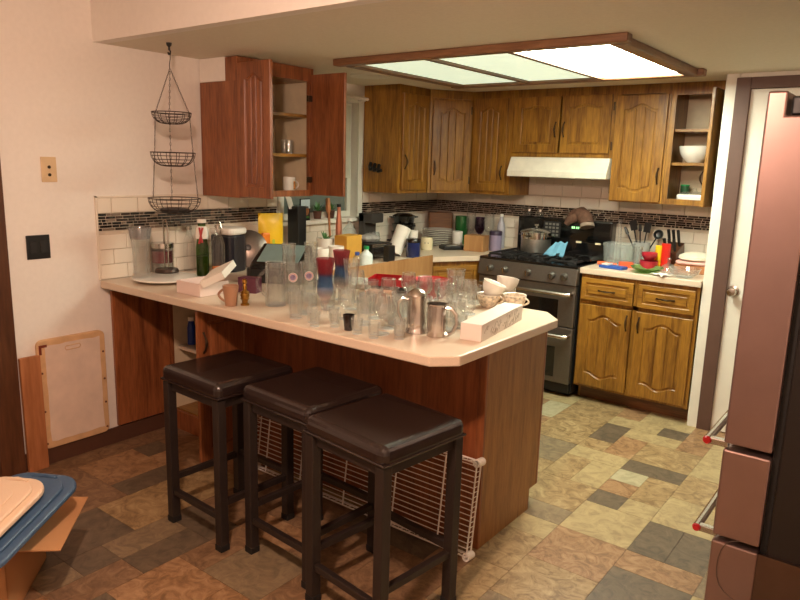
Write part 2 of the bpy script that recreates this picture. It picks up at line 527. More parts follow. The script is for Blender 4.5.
# ================================================================ BACKSPLASH
ZT0, ZS0, ZS1, ZT1 = .932, 1.170, 1.262, 1.345
TW, TH = .1525, .0785
tile_cache = {}
def put_tile(parent, name, w, h, mat, M_, first=tile_cache):
    key = (round(w, 3), round(h, 3), mat.name)
    if key not in first:
        o = bx(0, w-.003, -.008, 0, 0, h-.003).build(name, mat, parent, bevel=.0015, seg=1); first[key] = o.data
    else:
        o = bpy.data.objects.new(name, first[key]); COL.objects.link(o); o.parent = parent
        b = o.modifiers.new('bevel', 'BEVEL'); b.width = .0015; b.segments = 1
    o.matrix_local = M_
MOS = [plain('mosaic_%d' % i, c, .2, metal=.1, coat=.3) for i, c in enumerate([(30, 24, 21), (54, 43, 36), (132, 118, 104), (88, 72, 60)])]
def splash(parent, mfun, L, rows, skip=None):
    """tiles along local x from 0..L; rows: list of z starts"""
    for ri, z in enumerate(rows):
        off = (ri % 2)*TW/2
        x = -off
        while x < L-.004:
            a, b = max(0, x), min(L, x+TW)
            if b-a > .012 and not (skip and skip((a+b)/2, z)):
                put_tile(parent, 'tile', b-a, TH, TILE, mfun(a, z))
            x += TW
def mosaic(parent, mfun, L, seed):
    r = random.Random(seed)
    mbs = [MB() for _ in MOS]
    rows = 6; hh = (ZS1-ZS0)/rows
    for k in range(rows):
        x = -r.random()*.04
        while x < L:
            w = r.choice([.026, .042, .055, .07])
            a, b = max(0, x), min(L, x+w)
            if b-a > .004:
                i = r.choices(range(4), [5, 3, 2, 2])[0]
                mbs[i].box(a+.003, b-.003, -.006, 0, ZS0+k*hh+.0018, ZS0+(k+1)*hh-.0018, mfun(0, 0))
            x += w
    for mb, m in zip(mbs, MOS): stuff(mb.build('mosaic', m, parent))
ML = lambda a, z: Matrix.Translation((.003, -3.09+a, z)) @ Matrix.Rotation(R(90), 4, 'Z')
LR = [ZT0-.014+TH*k for k in range(3)]+[ZS1+.002]
MB().box(0, .003, -3.094, -1.86, .914, ZT1).box(0, .003, -1.0, 0, .914, ZT1).box(0, .003, -1.86, -1.0, .914, 1.15).build('grout_bed', GROUT, lw)
splash(lw, ML, 1.23, LR)
MLb = lambda a, z: Matrix.Translation((.003, -1.0+a, z)) @ Matrix.Rotation(R(90), 4, 'Z')
splash(lw, MLb, 1.0, LR)
MLc = lambda a, z: Matrix.Translation((.003, -1.86+a, z)) @ Matrix.Rotation(R(90), 4, 'Z')
splash(lw, MLc, .86, LR[:3])
mosaic(lw, ML, 1.23, 1); mosaic(lw, MLb, 1.0, 2)
MBK = lambda a, z: Matrix.Translation((.012+a, -.003, z))
MB().box(.003, 2.38, -.003, 0, .914, ZT1+.32).build('grout_bed', GROUT, bw)
splash(bw, MBK, 2.36, LR)
splash(bw, lambda a, z: Matrix.Translation((.86+a, -.003, z)), .80, [ZT1+.0025+TH*k for k in range(4)])
mosaic(bw, MBK, 2.36, 3)
# tile edge trim at the left
MB().box(0, .008, -3.1, -3.091, .914, ZT1+.006).box(0, .008, -3.1, -2.44, ZT1-.002, ZT1+.006).build('edge_trim', TILE, lw)

# wall plates
p = on(48.5, 169.5, x=0)
sp_ = tag(empty('wall_jack', (0, p.y, p.z)), 'cream wall plate with two sockets above the black plate', 'wall plate')
MB().box(0, .007, -.037, .037, -.06, .06).build('plate', plain('ivory', (214, 186, 146), .4), sp_, bevel=.003)
for z in (-.025, .012): MB().lathe([(0, .004), (.008, .004), (.008, 0)], 12).build('socket', BRONZE, sp_, (.006, 0, z), (0, R(90), 0))
p = on(38, 247, x=0)
sp_ = tag(empty('black_outlet', (0, p.y, p.z)), 'square black outlet plate low on the left wall', 'outlet')
MB().box(0, .007, -.056, .056, -.058, .058).build('plate', BLACKP, sp_, bevel=.003)
for y in (-.024, .024): MB().box(.006, .010, y-.015, y+.015, -.03, .03).build('receptacle', BLACKM, sp_, bevel=.002)

# ================================================================ CABINETS
def pull(parent, L, loc, rot):
    pts = [(0, 0, -L/2)]+[(0, -.024*math.sin(math.pi*t), -L/2+L*t) for t in (.08, .2, .35, .5, .65, .8, .92)]+[(0, 0, L/2)]
    rr = [.006]+[.0045, .004, .0055, .007, .0055, .004, .0045]+[.006]
    return MB().tube(pts, rr, 8).build('handle', BRONZE, parent, loc, rot, smooth=True)
def door(parent, w, h, M_, arch=.035, both=True, a=.058, t=.02, boards=3, mat=None, name='door', pull_at=None, pull_len=.10, pull_h=False):
    mat = mat or OAK
    N = 18
    xs = [a+(w-2*a)*i/(N-1) for i in range(N)]
    def bump(x):
        q = abs((x-w/2)/(w/2-a))
        return 0 if q > .82 else (math.cos(math.pi*q/.82)+1)/2
    def top(x): return h-a-arch*(1-bump(x))
    def bot(x): return a+(arch*.8*(1-bump(x)) if both else 0)
    inner = [(x, bot(x)) for x in xs]+[(x, top(x)) for x in reversed(xs)]
    ox = [w*i/(N-1) for i in range(N)]
    outer = [(x, 0) for x in ox]+[(x, h) for x in reversed(ox)]
    n = 2*N
    v = [(x, -t, z) for x, z in outer]+[(x, -t, z) for x, z in inner]+[(x, -t+.009, z) for x, z in inner]+[(x, 0, z) for x, z in outer]
    f = []
    for i in range(n):
        j = (i+1) % n
        f += [(i, j, n+j, n+i), (n+i, n+j, 2*n+j, 2*n+i), (i, j, 3*n+j, 3*n+i)]
    for i in range(N-1):
        f += [(2*n+i, 2*n+i+1, 2*n+n-2-i, 2*n+n-1-i), (3*n+i, 3*n+i+1, 3*n+n-2-i, 3*n+n-1-i)]
    o = MB().add(v, f).build(name, mat, parent, bevel=.0025, seg=1)
    o.matrix_local = M_
    ins = .016
    x0, x1 = a+ins, w-a-ins
    for k in range(boards):
        b0 = x0+(x1-x0)*k/boards+.0025*(k > 0); b1 = x0+(x1-x0)*(k+1)/boards-.0025*(k < boards-1)
        m = 6
        cs = [b0+(b1-b0)*i/m for i in range(m+1)]
        mb = MB()
        lo = [(x, bot(x)+ins) for x in cs]; hi = [(x, top(x)-ins) for x in cs]
        loop = lo+hi[::-1]
        nn = len(loop)
        vv = [(x, -t+.0015, z) for x, z in loop]+[(x, -t+.009, z) for x, z in loop]
        ff = [(i, (i+1) % nn, nn+(i+1) % nn, nn+i) for i in range(nn)]
        for i in range(m): ff.append((i, i+1, nn-2-i, nn-1-i))
        mb.add(vv, ff).build('panel_board', mat, o, bevel=.003, seg=1)
    if pull_at:
        pull(o, pull_len, (pull_at[0], -t, pull_at[1]), (0, R(90), 0) if pull_h else (0, 0, 0))
    return o
TRN = Matrix.Translation
RZ = lambda d: Matrix.Rotation(R(d), 4, 'Z')
def carcass(root, w, d, h, t=.016, shelves=(), ffm=None, liner=None, face=.036, rail=.036, top_rail=None, open_in=None, side=None, split=None, panel_h=None, toe=0):
    """hollow cabinet: origin back-left-bottom, front towards -y"""
    side = side or OAK
    ph = panel_h or h
    for x in (0, w-t):
        if toe:
            MB().add(*_toe_side(x, t, d, h, toe)).build('side_panel', side, root)
        else:
            MB().box(x, x+t, -d, 0, 0, ph).build('side_panel', side, root)
    MB().box(t, w-t, -.008, 0, toe, h if panel_h else ph).build('back_panel', open_in or OAK, root)
    MB().box(t, w-t, -d, -.008, toe, toe+t).build('bottom_panel', OAKH, root)
    tp = h-.06 if panel_h else ph
    MB().box(t, w-t, -d, -.008, tp-t, tp).build('top_panel', OAKH, root)
    if liner:
        for xx in (t, w-t-.003): MB().box(xx, xx+.003, -d, -.008, toe+t, tp-t).build('liner', liner, root)
    for z in shelves:
        MB().box(t+.004, w-t-.004, -d+.012, -.009, z, z+.018).build('shelf', OAKH, root)
    tr = top_rail or rail
    ff = MB().box(0, face, -d-.019, -d, toe, h).box(w-face, w, -d-.019, -d, toe, h)
    ff.box(face, w-face, -d-.019, -d, toe, toe+rail).box(face, w-face, -d-.019, -d, h-tr, h)
    if split: ff.box(face, w-face, -d-.019, -d, split-.015, split+.015)
    ff.build('face_frame', ffm or OAK, root)
def _toe_side(x, t, d, h, toe):
    poly = [(0, 0), (-d+.075, 0), (-d+.075, toe), (-d, toe), (-d, h), (0, h)]
    n = len(poly)
    v = [(x, y, z) for y, z in poly]+[(x+t, y, z) for y, z in poly]
    f = [tuple(range(n)), tuple(range(n, 2*n))[::-1]]+[(i, (i+1) % n, n+(i+1) % n, n+i) for i in range(n)]
    return v, f
def hinge(root, loc):
    MB().box(-.006, .006, -.004, 0, -.028, .028).build('hinge', BRONZE, root, loc, bevel=.002)
ZU = 1.345; HU = ZC-ZU; DU = .32
WHIN = plain('cabinet_inside', (214, 198, 168), .6)
# --- back wall: tall cabinet left of the hood
c = tag(empty('upper_cabinet', (.53, -.012, ZU)), 'oak wall cabinet with one door between corner cabinet and hood', 'cabinet')
carcass(c, .35, DU-.012, HU, top_rail=.06)
door(c, .285, HU-.08, TRN((.03, -DU-.008, .025)), boards=3, both=False, arch=.03, pull_at=(.26, .14), mat=OAK)
# --- over the hood
c = tag(empty('upper_cabinet', (.882, -.012, 1.632)), 'short oak wall cabinet with two doors above the hood', 'cabinet')
carcass(c, .768, DU-.012, ZC-1.632, top_rail=.06)
door(c, .355, ZC-1.632-.085, TRN((.022, -DU-.008, .03)), boards=1, both=False, arch=.02, pull_at=(.33, .16))
door(c, .355, ZC-1.632-.085, TRN((.391, -DU-.008, .03)), boards=1, both=False, arch=.02, pull_at=(.025, .16))
for z in (.08, .34): hinge(c, (.757, -DU-.008, z))
# --- right of the hood, closed
c = tag(empty('upper_cabinet', (1.652, -.012, ZU)), 'oak wall cabinet with arched door right of the hood', 'cabinet')
carcass(c, .352, DU-.012, HU, top_rail=.06)
door(c, .335, HU-.075, TRN((.006, -DU-.008, .008)), pull_at=(.312, .17), arch=.035)
for z in (.08, .60): hinge(c, (.002, -DU-.008, z))
# --- open one at the right end
c = tag(empty('upper_cabinet', (2.006, -.012, ZU)), 'open oak wall cabinet with dishes on its shelves', 'cabinet')
carcass(c, .345, DU-.012, HU, shelves=(.25, .46), open_in=WHIN, top_rail=.075, face=.032)
door(c, .29, HU-.075, TRN((.336, -DU-.008, .008)) @ RZ(-91), pull_at=(.262, .17))
# --- left wall far cabinet
c = tag(empty('upper_cabinet', (.012, -1.0, ZU), R(90)), 'oak wall cabinet with plain side panel right of the window', 'cabinet')
carcass(c, .36, DU-.012, HU, top_rail=.06)
door(c, .315, HU-.08, TRN((.025, -DU-.008, .025)), both=False, arch=.03, pull_at=(.025, .2))
hk = MB()
for k in (0, 1, 2): hk.tube([(0, .0, .012), (.004, -.012, -.002), (.012, -.02, -.014), (.026, -.018, -.010)], .008, 6, mat=TRN((k*.04, 0, -.006*k)) @ Matrix.Scale(1.7, 4))
tag(hk.build('hook_rail', BLACKP, None, (.085, -1.001, ZU+.19), smooth=True), 'small black triple hook on the side of the corner wall cabinet', 'hook')
# --- corner cabinet, diagonal
c = tag(empty('corner_cabinet', (0, 0, ZU)), 'diagonal oak corner wall cabinet with arched door', 'cabinet')
A = (.33, -.623); B = (.528, -.34)
MB().prism([(.013, -.013), (.013, -.622), A, B, (.528, -.013)], 0, HU).build('body', OAK, c)
L = math.hypot(B[0]-A[0], B[1]-A[1]); ang = math.degrees(math.atan2(B[1]-A[1], B[0]-A[0]))
MM = TRN((A[0], A[1], 0)) @ RZ(ang)
MB().box(0, .02, -.014, 0, 0, HU).box(L-.02, L, -.014, 0, 0, HU).box(.02, L-.02, -.014, 0, 0, .03).box(.02, L-.02, -.014, 0, HU-.06, HU).build('face_frame', OAK, c).matrix_local = MM
door(c, L-.04, HU-.095, MM @ TRN((.02, -.015, .018)), pull_at=(.022, .17), a=.05)
for z in (.1, .62): MB().box(-.006, .006, -.004, 0, -.028, .028).build('hinge', BRONZE, c).matrix_local = MM @ TRN((L-.01, -.015, z))
# --- near cabinet on the left wall, both doors open
YN0, YN1 = -2.44, -1.86
c = tag(empty('upper_cabinet', (.012, YN0, ZU), R(90)), 'warm-lit red-brown oak wall cabinet with both doors open above the peninsula', 'cabinet')
wN = YN1-YN0
carcass(c, wN, DU-.012, HU-.005, shelves=(.235, .47), open_in=WHIN, top_rail=.075, face=.04, side=OAKWARM, panel_h=.63, ffm=OAKWARM, liner=WHIN)
door(c, .272, HU-.048, TRN((.02, -DU-.008, .008)) @ RZ(-93), mat=OAKWARM, boards=3, both=False, arch=.03)
door(c, .272, HU-.048, TRN((wN-.022, -DU-.008, .008)) @ RZ(90) @ Matrix.Scale(-1, 4, (1, 0, 0)), mat=OAKWARM, boards=3, both=False, arch=.03)
for z in (.1, .58): MB().box(-.03, .012, -.012, .0, -.018, .018).build('hinge', BRONZE, c, (wN-.03, -DU-.008, z), bevel=.003)
MB().box(0, .014, -.225, 0, .632, HU-.002).build('filler_board', WALL, c)
MB().box(0, .016, -DU+.012, -.225, .63, HU-.005).build('upper_side_strip', OAKWARM, c)

# --- range hood
h = tag(empty('range_hood', (.893, -.012, 1.63)), 'white under-cabinet range hood above the stove', 'range hood')
pr = [(0, 0), (-.345, 0), (-.385, -.085), (-.395, -.10), (-.395, -.14), (0, -.14)]
n = len(pr); wv = .752
v = [(0, y, z) for y, z in pr]+[(wv, y, z) for y, z in pr]
MB().add(v, [tuple(range(n)), tuple(range(n, 2*n))[::-1]]+[(i, (i+1) % n, n+(i+1) % n, n+i) for i in range(n)]).build('hood_body', plain('hood_white', (226, 222, 206), .35, coat=.3), h, bevel=.004)
MB().box(.1, .65, -.36, -.06, -.144, -.139).build('filter', STEEL, h)

# --- right base cabinet
c = tag(empty('base_cabinet', (1.62, -.012, 0)), 'oak base cabinet with two drawers over two arched doors', 'cabinet')
wB = .752; dB = .588
carcass(c, wB, dB, .875, face=.03, rail=.03, toe=.10, split=.69)
MB().box(wB/2-.017, wB/2+.017, -dB-.019, -dB, .13, .845).build('center_stile', OAK, c)
MB().box(.016, wB-.016, -dB+.075, -dB+.085, 0, .10).build('toe_kick', OAKDH, c)
for k in (0, 1):
    x = .012+k*(wB/2)
    door(c, .345, .555, TRN((x, -dB-.02, .118)), pull_at=(.32 if k == 0 else .022, .47), arch=.04)
    door(c, .345, .15, TRN((x, -dB-.02, .70)), arch=0, both=False, a=.03, boards=1, name='drawer', mat=OAKH, pull_at=(.1725, .075), pull_h=True, pull_len=.11)
tag(bx(1.612, 2.378, -.645, -.012, .876, .914).build('worktop', LAMIN, bevel=.004), 'pale laminate worktop between the stove and the closet wall', 'worktop')

# --- corner base + sink run
c = tag(empty('corner_base_cabinet', (0, 0, 0)), 'diagonal golden oak corner base cabinet left of the stove', 'cabinet')
A = (.615, -.96); B = (.832, -.62)
MB().prism([(.013, -.013), (.013, -.958), A, B, (.842, -.61), (.842, -.013)], .10, .875).build('body', OAK, c)
MB().prism([(.1, -.1), (.1, -.9), (.56, -.9), (.76, -.58), (.78, -.1)], 0, .10).build('toe_kick', OAKD, c)
L = math.hypot(B[0]-A[0], B[1]-A[1]); ang = math.degrees(math.atan2(B[1]-A[1], B[0]-A[0]))
MM = TRN((A[0], A[1], 0)) @ RZ(ang)
door(c, L-.05, .15, MM @ TRN((.02, -.001, .69)), arch=0, both=False, a=.03, boards=1, name='drawer', mat=OAKH, pull_at=((L-.05)/2, .075), pull_h=True, pull_len=.1)
door(c, L-.05, .55, MM @ TRN((.02, -.001, .12)), pull_at=(.022, .46))
c = tag(empty('sink_cabinet', (0, 0, 0)), 'sink cabinet under the window with a bare plywood front', 'cabinet')
MB().box(.013, .60, -2.11, -.965, .10, .80).build('body', OAK, c)
MB().box(.1, .54, -2.11, -.965, 0, .10).build('toe_kick', OAKD, c)
MB().box(.647, .660, -2.10, -.985, .10, .928).build('front_panel', PLY, c)
MB().box(.60, .647, -2.10, -.985, .12, .86).build('front_frame', OAK, c)
tag(MB().prism([(.012, -.012), (.012, -2.118), (.645, -2.118), (.645, -.985), (.85, -.645), (.85, -.012)], .876, .914).build('worktop', LAMIN, bevel=.004), 'pale laminate worktop along the window and into the corner', 'worktop')
# --- peninsula
XE = 2.19
tag(MB().prism([(.010, -3.10), (2.115, -3.10), (XE, -3.022), (XE, -2.235), (2.085, -2.12), (.010, -2.12)], .876, .914).build('peninsula_worktop', LAMIN, bevel=.005), 'long beige laminate peninsula worktop with clipped corners holding the glassware', 'worktop')
c = tag(empty('peninsula_cabinet', (0, 0, 0)), 'warm-lit red-brown oak peninsula cabinet with an open double-door cupboard by the wall', 'cabinet')
YP = -2.695
OAKWARMX = wood('oak_warm_lit_x', (146, 84, 48), (104, 54, 28), freq=14)  # peninsula oak with the reddish lamplight painted into its colour
PY1 = -2.17
pts = [(YP, 0), (PY1-.075, 0), (PY1-.075, .10), (PY1, .10), (PY1, .876), (YP, .876)]
n = len(pts)
v = [(2.095, y, z) for y, z in pts]+[(2.113, y, z) for y, z in pts]
MB().add(v, [tuple(range(n)), tuple(range(n, 2*n))[::-1]]+[(i, (i+1) % n, n+(i+1) % n, n+i) for i in range(n)]).build('end_panel', ENDP, c)
MB().box(2.078, 2.1135, YP-.002, YP+.016, 0, .876).build('corner_stile', OAKWARM, c, bevel=.003)
MB().box(2.096, 2.1145, PY1-.012, PY1+.004, .10, .876).build('corner_stile', OAKWARM, c, bevel=.003)
MB().box(.76, 2.078, YP, YP+.012, 0, .876).build('back_panel', OAKWARMX, c)
MB().box(.66, 2.095, PY1-.018, PY1, .10, .876).build('kitchen_face', OAK, c)
MB().box(.06, 2.095, PY1-.09, PY1-.08, 0, .10).build('toe_kick', OAKD, c)
# cupboard
MB().box(.03, .046, YP, PY1, .10, .876).build('side_panel', OAKWARM, c)
MB().box(.046, .049, YP, PY1-.01, .116, .84).build('side_liner', WHIN, c)
MB().box(.741, .744, YP, PY1-.01, .116, .84).build('side_liner', WHIN, c)
MB().box(.744, .76, YP, PY1, .10, .876).build('side_panel', OAKWARM, c)
MB().box(.046, .744, PY1-.01, PY1, .10, .876).build('cupboard_back', WHIN, c)
MB().box(.046, .744, YP, PY1-.01, .10, .116).build('cupboard_floor', OAKH, c)
MB().box(.05, .74, YP+.02, PY1-.012, .47, .488).build('shelf', plain('shelf_white', (208, 196, 176), .5), c)
MB().box(.014, .045, YP-.02, YP, .0, .876).box(.72, .76, YP-.02, YP, 0, .876).box(.045, .72, YP-.02, YP, .0, .11).box(.045, .72, YP-.02, YP, .84, .876).build('face_frame', OAKWARM, c)
door(c, .335, .755, TRN((.030, YP-.02, .10)) @ RZ(-90), mat=OAKWARM, both=False, arch=0, boards=1)
door(c, .335, .755, TRN((.742, YP-.02, .10)) @ RZ(90) @ Matrix.Scale(-1, 4, (1, 0, 0)), mat=OAKWARM, both=False, arch=0, boards=1)
pull(c, .10, (.7625, YP-.325, .70), (0, 0, R(90)))

# ================================================================ STOVE
st = tag(empty('gas_range', (.853, -.012, 0)), 'dark stainless double-oven gas range with black cooktop', 'stove')
ws = .756
MB().box(0, ws, -.62, 0, .03, .90).build('body', plain('range_black', (26, 26, 27), .4), st)
MB().box(.03, ws-.03, -.58, -.05, 0, .03).build('base', BLACKM, st)
MB().box(0, ws, -.655, 0, .90, .918).build('cooktop', BLACK, st, bevel=.004)
v = [(0, -.62, .79), (0, -.672, .79), (0, -.655, .90), (0, -.62, .90)]
v += [(ws, y, z) for _, y, z in v]
MB().add(v, [(0, 1, 2, 3), (7, 6, 5, 4), (0, 4, 5, 1), (1, 5, 6, 2), (2, 6, 7, 3), (3, 7, 4, 0)]).build('control_panel', DSTEEL, st, bevel=.003)
for x in (.10, .22, .40, .58, .67):
    k = MB().lathe([(0, .036), (.019, .036), (.023, .030), (.024, .0), (0, 0)], 18).build('knob', DSTEEL, st, (x, -.664, .845), (R(99), 0, 0), smooth=True)
    MB().box(-.003, .003, -.019, .019, .036, .041).build('pointer', STEEL, k)
def oven(z0, z1, name):
    d = MB().box(.004, ws-.004, -.66, -.62, z0, z1).build(name, DSTEEL, st, bevel=.006)
    hw = (z1-z0)
    MB().box(.12, ws-.12, -.6625, -.659, z0+.10*hw, z1-.36*hw).build('window', BLACK, d)
    hz = z1-.055
    MB().tube([(.03, -.655, hz), (.03, -.705, hz), (.05, -.715, hz), (ws-.05, -.715, hz), (ws-.03, -.705, hz), (ws-.03, -.655, hz)], .014, 10).build('handle', STEEL, d, smooth=True)
oven(.50, .785, 'upper_oven_door')
oven(.10, .494, 'lower_oven_door')
MB().box(.006, ws-.006, -.645, -.62, .035, .094).build('kick_panel', BLACKP, st, bevel=.003)
cs = MB().box(0, ws, -.095, 0, .918, 1.185).build('backguard', BLACK, st, bevel=.012)
MB().box(.22, .36, -.0975, -.095, 1.04, 1.16).build('keypad', BLACKM, cs)
kk = MB()
for i in range(4):
    for j in range(4): kk.box(.235+i*.03, .255+i*.03, -.099, -.0974, 1.05+j*.027, 1.066+j*.027)
stuff(kk.build('key', plain('key_grey', (120, 118, 112), .5), cs))
MB().box(.37, .62, -.0975, -.095, 1.04, 1.16).build('display', plain('display_glass', (8, 9, 9), .1), cs)
GD = emit('green_led', (.15, 1, .2), 1.2)
gd = MB()
for i in range(4): gd.box(.45+i*.014+(.006 if i > 1 else 0), .459+i*.014+(.006 if i > 1 else 0), -.0985, -.0975, 1.118, 1.134)
gd.build('clock_digits', GD, cs)
for gx in (.05, .29, .53):
    g = MB()
    x0, x1, y0, y1 = gx, gx+.18, -.60, -.13
    for y in (y0, y1, (y0+y1)/2): g.box(x0, x1, y-.006, y+.006, .93, .944)
    for x in (x0, x1): g.box(x-.006, x+.006, y0, y1, .93, .944)
    for yy in (y0+.115, y1-.115): 
        g.box(x0+.03, x1-.03, yy-.005, yy+.005, .932, .948); g.box((x0+x1)/2-.005, (x0+x1)/2+.005, yy-.09, yy+.09, .932, .948)
    for x in (x0, x1):
        for y in (y0, y1): g.box(x-.008, x+.008, y-.008, y+.008, .918, .932)
    g.build('grate', BLACKM, st, bevel=.002, seg=1)
    for yy in (y0+.115, y1-.115):
        MB().lathe([(.0, .935), (.03, .935), (.036, .926), (.045, .918)], 16).build('burner', BLACKM, st, (gx+.09, yy, 0), smooth=True)

# ================================================================ FRIDGE
XF = 2.993; YFR = -2.75
fg = tag(empty('refrigerator', (XF, YFR, 0)), 'dark refrigerator with pinkish steel door edges and bar handles', 'refrigerator')
PINKS = plain('brushed_steel', (156, 130, 124), .36, metal=.85, var=.05, scale=8)
SIDE = plain('fridge_side', (26, 20, 18), .4, var=.1)
FD = .88
MB().box(.155, .80, .015, FD-.015, .04, 1.745).build('body', SIDE, fg, bevel=.006)
MB().box(.20, .78, .05, FD-.05, 0, .04).build('base', BLACKM, fg)
MB().box(.135, .155, .03, FD-.03, .06, 1.74).build('gasket', BLACKM, fg)
for z0, z1, nm in ((.735, 1.785, 'door'), (.427, .715, 'drawer'), (.06, .407, 'freezer_drawer')):
    dd = MB()
    if nm == 'door':
        # notched top corner where the hinge sits
        pl = [(0, z0), (.135, z0), (.135, 1.718), (.052, 1.718), (.052, 1.785), (0, 1.785)]
        n = len(pl)
        vv = [(x, 0, z) for x, z in pl]+[(x, FD/2-.003, z) for x, z in pl]
        dd.add(vv, [tuple(range(n)), tuple(range(n, 2*n))[::-1]]+[(i, (i+1) % n, n+(i+1) % n, n+i) for i in range(n)])
        d = dd.build('door', PINKS, fg, bevel=.006)
        vv = [(x, FD-y, z) for x, y, z in vv]
        MB().add(vv, [tuple(range(n)), tuple(range(n, 2*n))[::-1]]+[(i, (i+1) % n, n+(i+1) % n, n+i) for i in range(n)]).build('door', PINKS, fg, bevel=.006)
        for yy in (FD/2-.06, FD/2+.06):
            MB().tube([(0, yy, .95), (-.05, yy, .95), (-.05, yy, 1.65), (0, yy, 1.65)], .012, 8).build('handle', STEEL, d, smooth=True)
    else:
        d = dd.box(0, .135, 0, FD, z0, z1).build(nm, PINKS, fg, bevel=.006)
        hz = z1-.0
        hz = {'drawer': .728, 'freezer_drawer': .427}[nm]
        hd = MB().tube([(-.05, .01, hz), (-.05, FD-.01, hz)], .013, 10).build('handle', STEEL, d, smooth=True)
        for yy in (.022, FD-.022): MB().box(-.05, .012, yy-.012, yy+.012, hz-.012, hz+.010).build('handle_mount', STEEL, d, bevel=.003)
        for yy, s in ((.009, 1), (FD-.009, -1)):
            MB().lathe([(0, .008), (.010, .007), (.0135, 0), (0, 0)], 16).build('medallion', RED, d, (-.05, yy, hz), (R(90*s), 0, 0), smooth=True)
MB().box(.135, .80, .0, .014, .06, .407).build('lower_side_panel', plain('fridge_lower', (120, 98, 88), .34, metal=1), fg)
arc = []
for u, v in ((740, 541), (731, 541.5), (726, 543.5), (721, 550), (718, 558), (716.5, 567), (716.5, 576), (719, 585), (724, 592), (730, 597.5), (738, 602), (750, 606)):
    q = on(u, v, y=YFR-.0015); arc.append((q.x-XF, -.0015, q.z))
MB().tube(arc, .0016, 6).build('rib', plain('rib_grey', (120, 104, 96), .3, metal=.8), fg, smooth=True)
MB().box(.06, .16, .02, .12, 1.72, 1.772).lathe([(0, .06), (.02, .06), (.026, 0)], 16, TRN((.10, .05, 1.72))).build('hinge_cover', BLACKP, fg, bevel=.006)

# ================================================================ STOOLS
def stool():
    root = empty('bar_stool')
    q = MB()
    s = .190
    seat = MB().box(-s-.008, s+.008, -s-.008, s+.008, .635, .706).build('seat', LEATHER, root, bevel=.026, seg=4)
    MB().tube([(-s-.006, -s-.006, .648), (s+.006, -s-.006, .648), (s+.006, s+.006, .648), (-s-.006, s+.006, .648)], .005, 6, closed=True).build('piping', LEATHER, seat, smooth=True)
    MB().box(-.178, .178, -.178, .178, .60, .64).build('apron', STOOLM, root, bevel=.003)
    e = .173; t = .0195
    for sx in (-1, 1):
        for sy in (-1, 1):
            lg = MB().box(sx*e-t, sx*e+t, sy*e-t, sy*e+t, .0, .638).build('leg', STOOLM, root, bevel=.003)
            MB().box(sx*e-t-.002, sx*e+t+.002, sy*e-t-.002, sy*e+t+.002, 0, .028).build('foot_cap', BLACKM, lg, bevel=.003)
    for sy, z in ((-1, .13), (1, .21)): MB().box(-e+t, e-t, sy*e-.012, sy*e+.012, z, z+.025).build('stretcher', STOOLM, root, bevel=.002)
    for sx, z in ((-1, .19), (1, .19)): MB().box(sx*e-.012, sx*e+.012, -e+t, e-t, z, z+.025).build('stretcher', STOOLM, root, bevel=.002)
    return root
s0 = stool()
for i, (x, y, a, lb) in enumerate([(1.150, -3.185, -2.5, 'dark leather bar stool beside the open peninsula cupboard'), (1.600, -3.135, -4, 'dark leather bar stool between two others at the peninsula'), (2.020, -3.215, -7, 'dark leather bar stool near the clipped end of the peninsula')]):
    o = s0 if i == 0 else copy_tree(s0)
    o.location = (x, y, 0); o.rotation_euler = (0, 0, R(a))
    tag(o, lb, 'stool', 'bar stools along the peninsula')

# ================================================================ CLUTTER: builders
def lathe_obj(name, prof, mat, loc, label, cat, group=None, seg=20, rot=(0, 0, 0), parent=None):
    o = MB().lathe(prof, seg).build(name, mat, parent, loc, rot, smooth=True, ang=50, edge=mat in (GLASS, GLASSF))
    if label: tag(o, label, cat, group)
    return o
def cup_prof(r0, r1, h, wall=.0025, base=.01, belly=0, n=6):
    pts = [(0, 0), (r0*.96, 0)]
    def rr(t): return r0+(r1-r0)*t+belly*math.sin(math.pi*t)
    pts += [(rr(k/n), .002+(h-.002)*k/n) for k in range(n+1)]
    pts += [(rr(1)-wall, h)]
    pts += [(max(.002, rr(k/n)-wall), base+(h-base)*k/n) for k in range(n, -1, -1)]
    pts += [(0, base)]
    return pts
def wine_prof(rf, rs, hs, rb, rt, h):
    """foot radius, stem radius, stem height, belly radius, rim radius, total height"""
    b = h-hs
    return [(0, 0), (rf, 0), (rf, .003), (rs*1.6, .009), (rs, .02), (rs, hs-.008), (rs*1.6, hs), (rb*.62, hs+b*.10), (rb*.93, hs+b*.28), (rb, hs+b*.45), (rb*.97, hs+b*.65), (rt, h),
            (rt-.0018, h), (rb*.95, hs+b*.65), (rb*.97, hs+b*.45), (rb*.90, hs+b*.29), (rb*.58, hs+b*.13), (0, hs+b*.07)]
def handle_pts(r, z0, z1, out, n=9):
    return [(r-.002+out*math.sin(math.pi*k/(n-1)), 0, z0+(z1-z0)*k/(n-1)) for k in range(n)]
def mug(name, loc, r0, r1, h, mat, label, cat='mug', group=None, rz=0, out=.032, hr=.0055, wall=.0035, belly=0, rot=None, hz=(.18, .82)):
    root = tag(empty(name, loc, rz, rot), label, cat, group)
    MB().lathe(cup_prof(r0, r1, h, wall, .008, belly), 24).build('body', mat, root, smooth=True, ang=50, edge=mat in (GLASS, GLASSF))
    MB().tube(handle_pts((r0+r1)/2+belly*.6, h*hz[0], h*hz[1], out), hr, 8).build('handle', mat, root, smooth=True)
    return root
CT = .9142
def peg(u, v): return on(u, v, z=CT)
def boxthing(name, loc, w, d, h, mat, label, cat, rz=0, bevel=.002, group=None):
    return tag(MB().box(-w/2, w/2, -d/2, d/2, 0, h).build(name, mat, None, loc, (0, 0, rz), bevel=bevel), label, cat, group)

# ---------------------------------------------------------------- glassware on the peninsula
# big beer mug
p = peg(276, 305)
m_ = mug('beer_mug', p, .047, .046, .195, GLASSF, 'tall clear glass beer mug beside the small brass ornament', rz=R(200), out=.05, hr=.008, wall=.006)
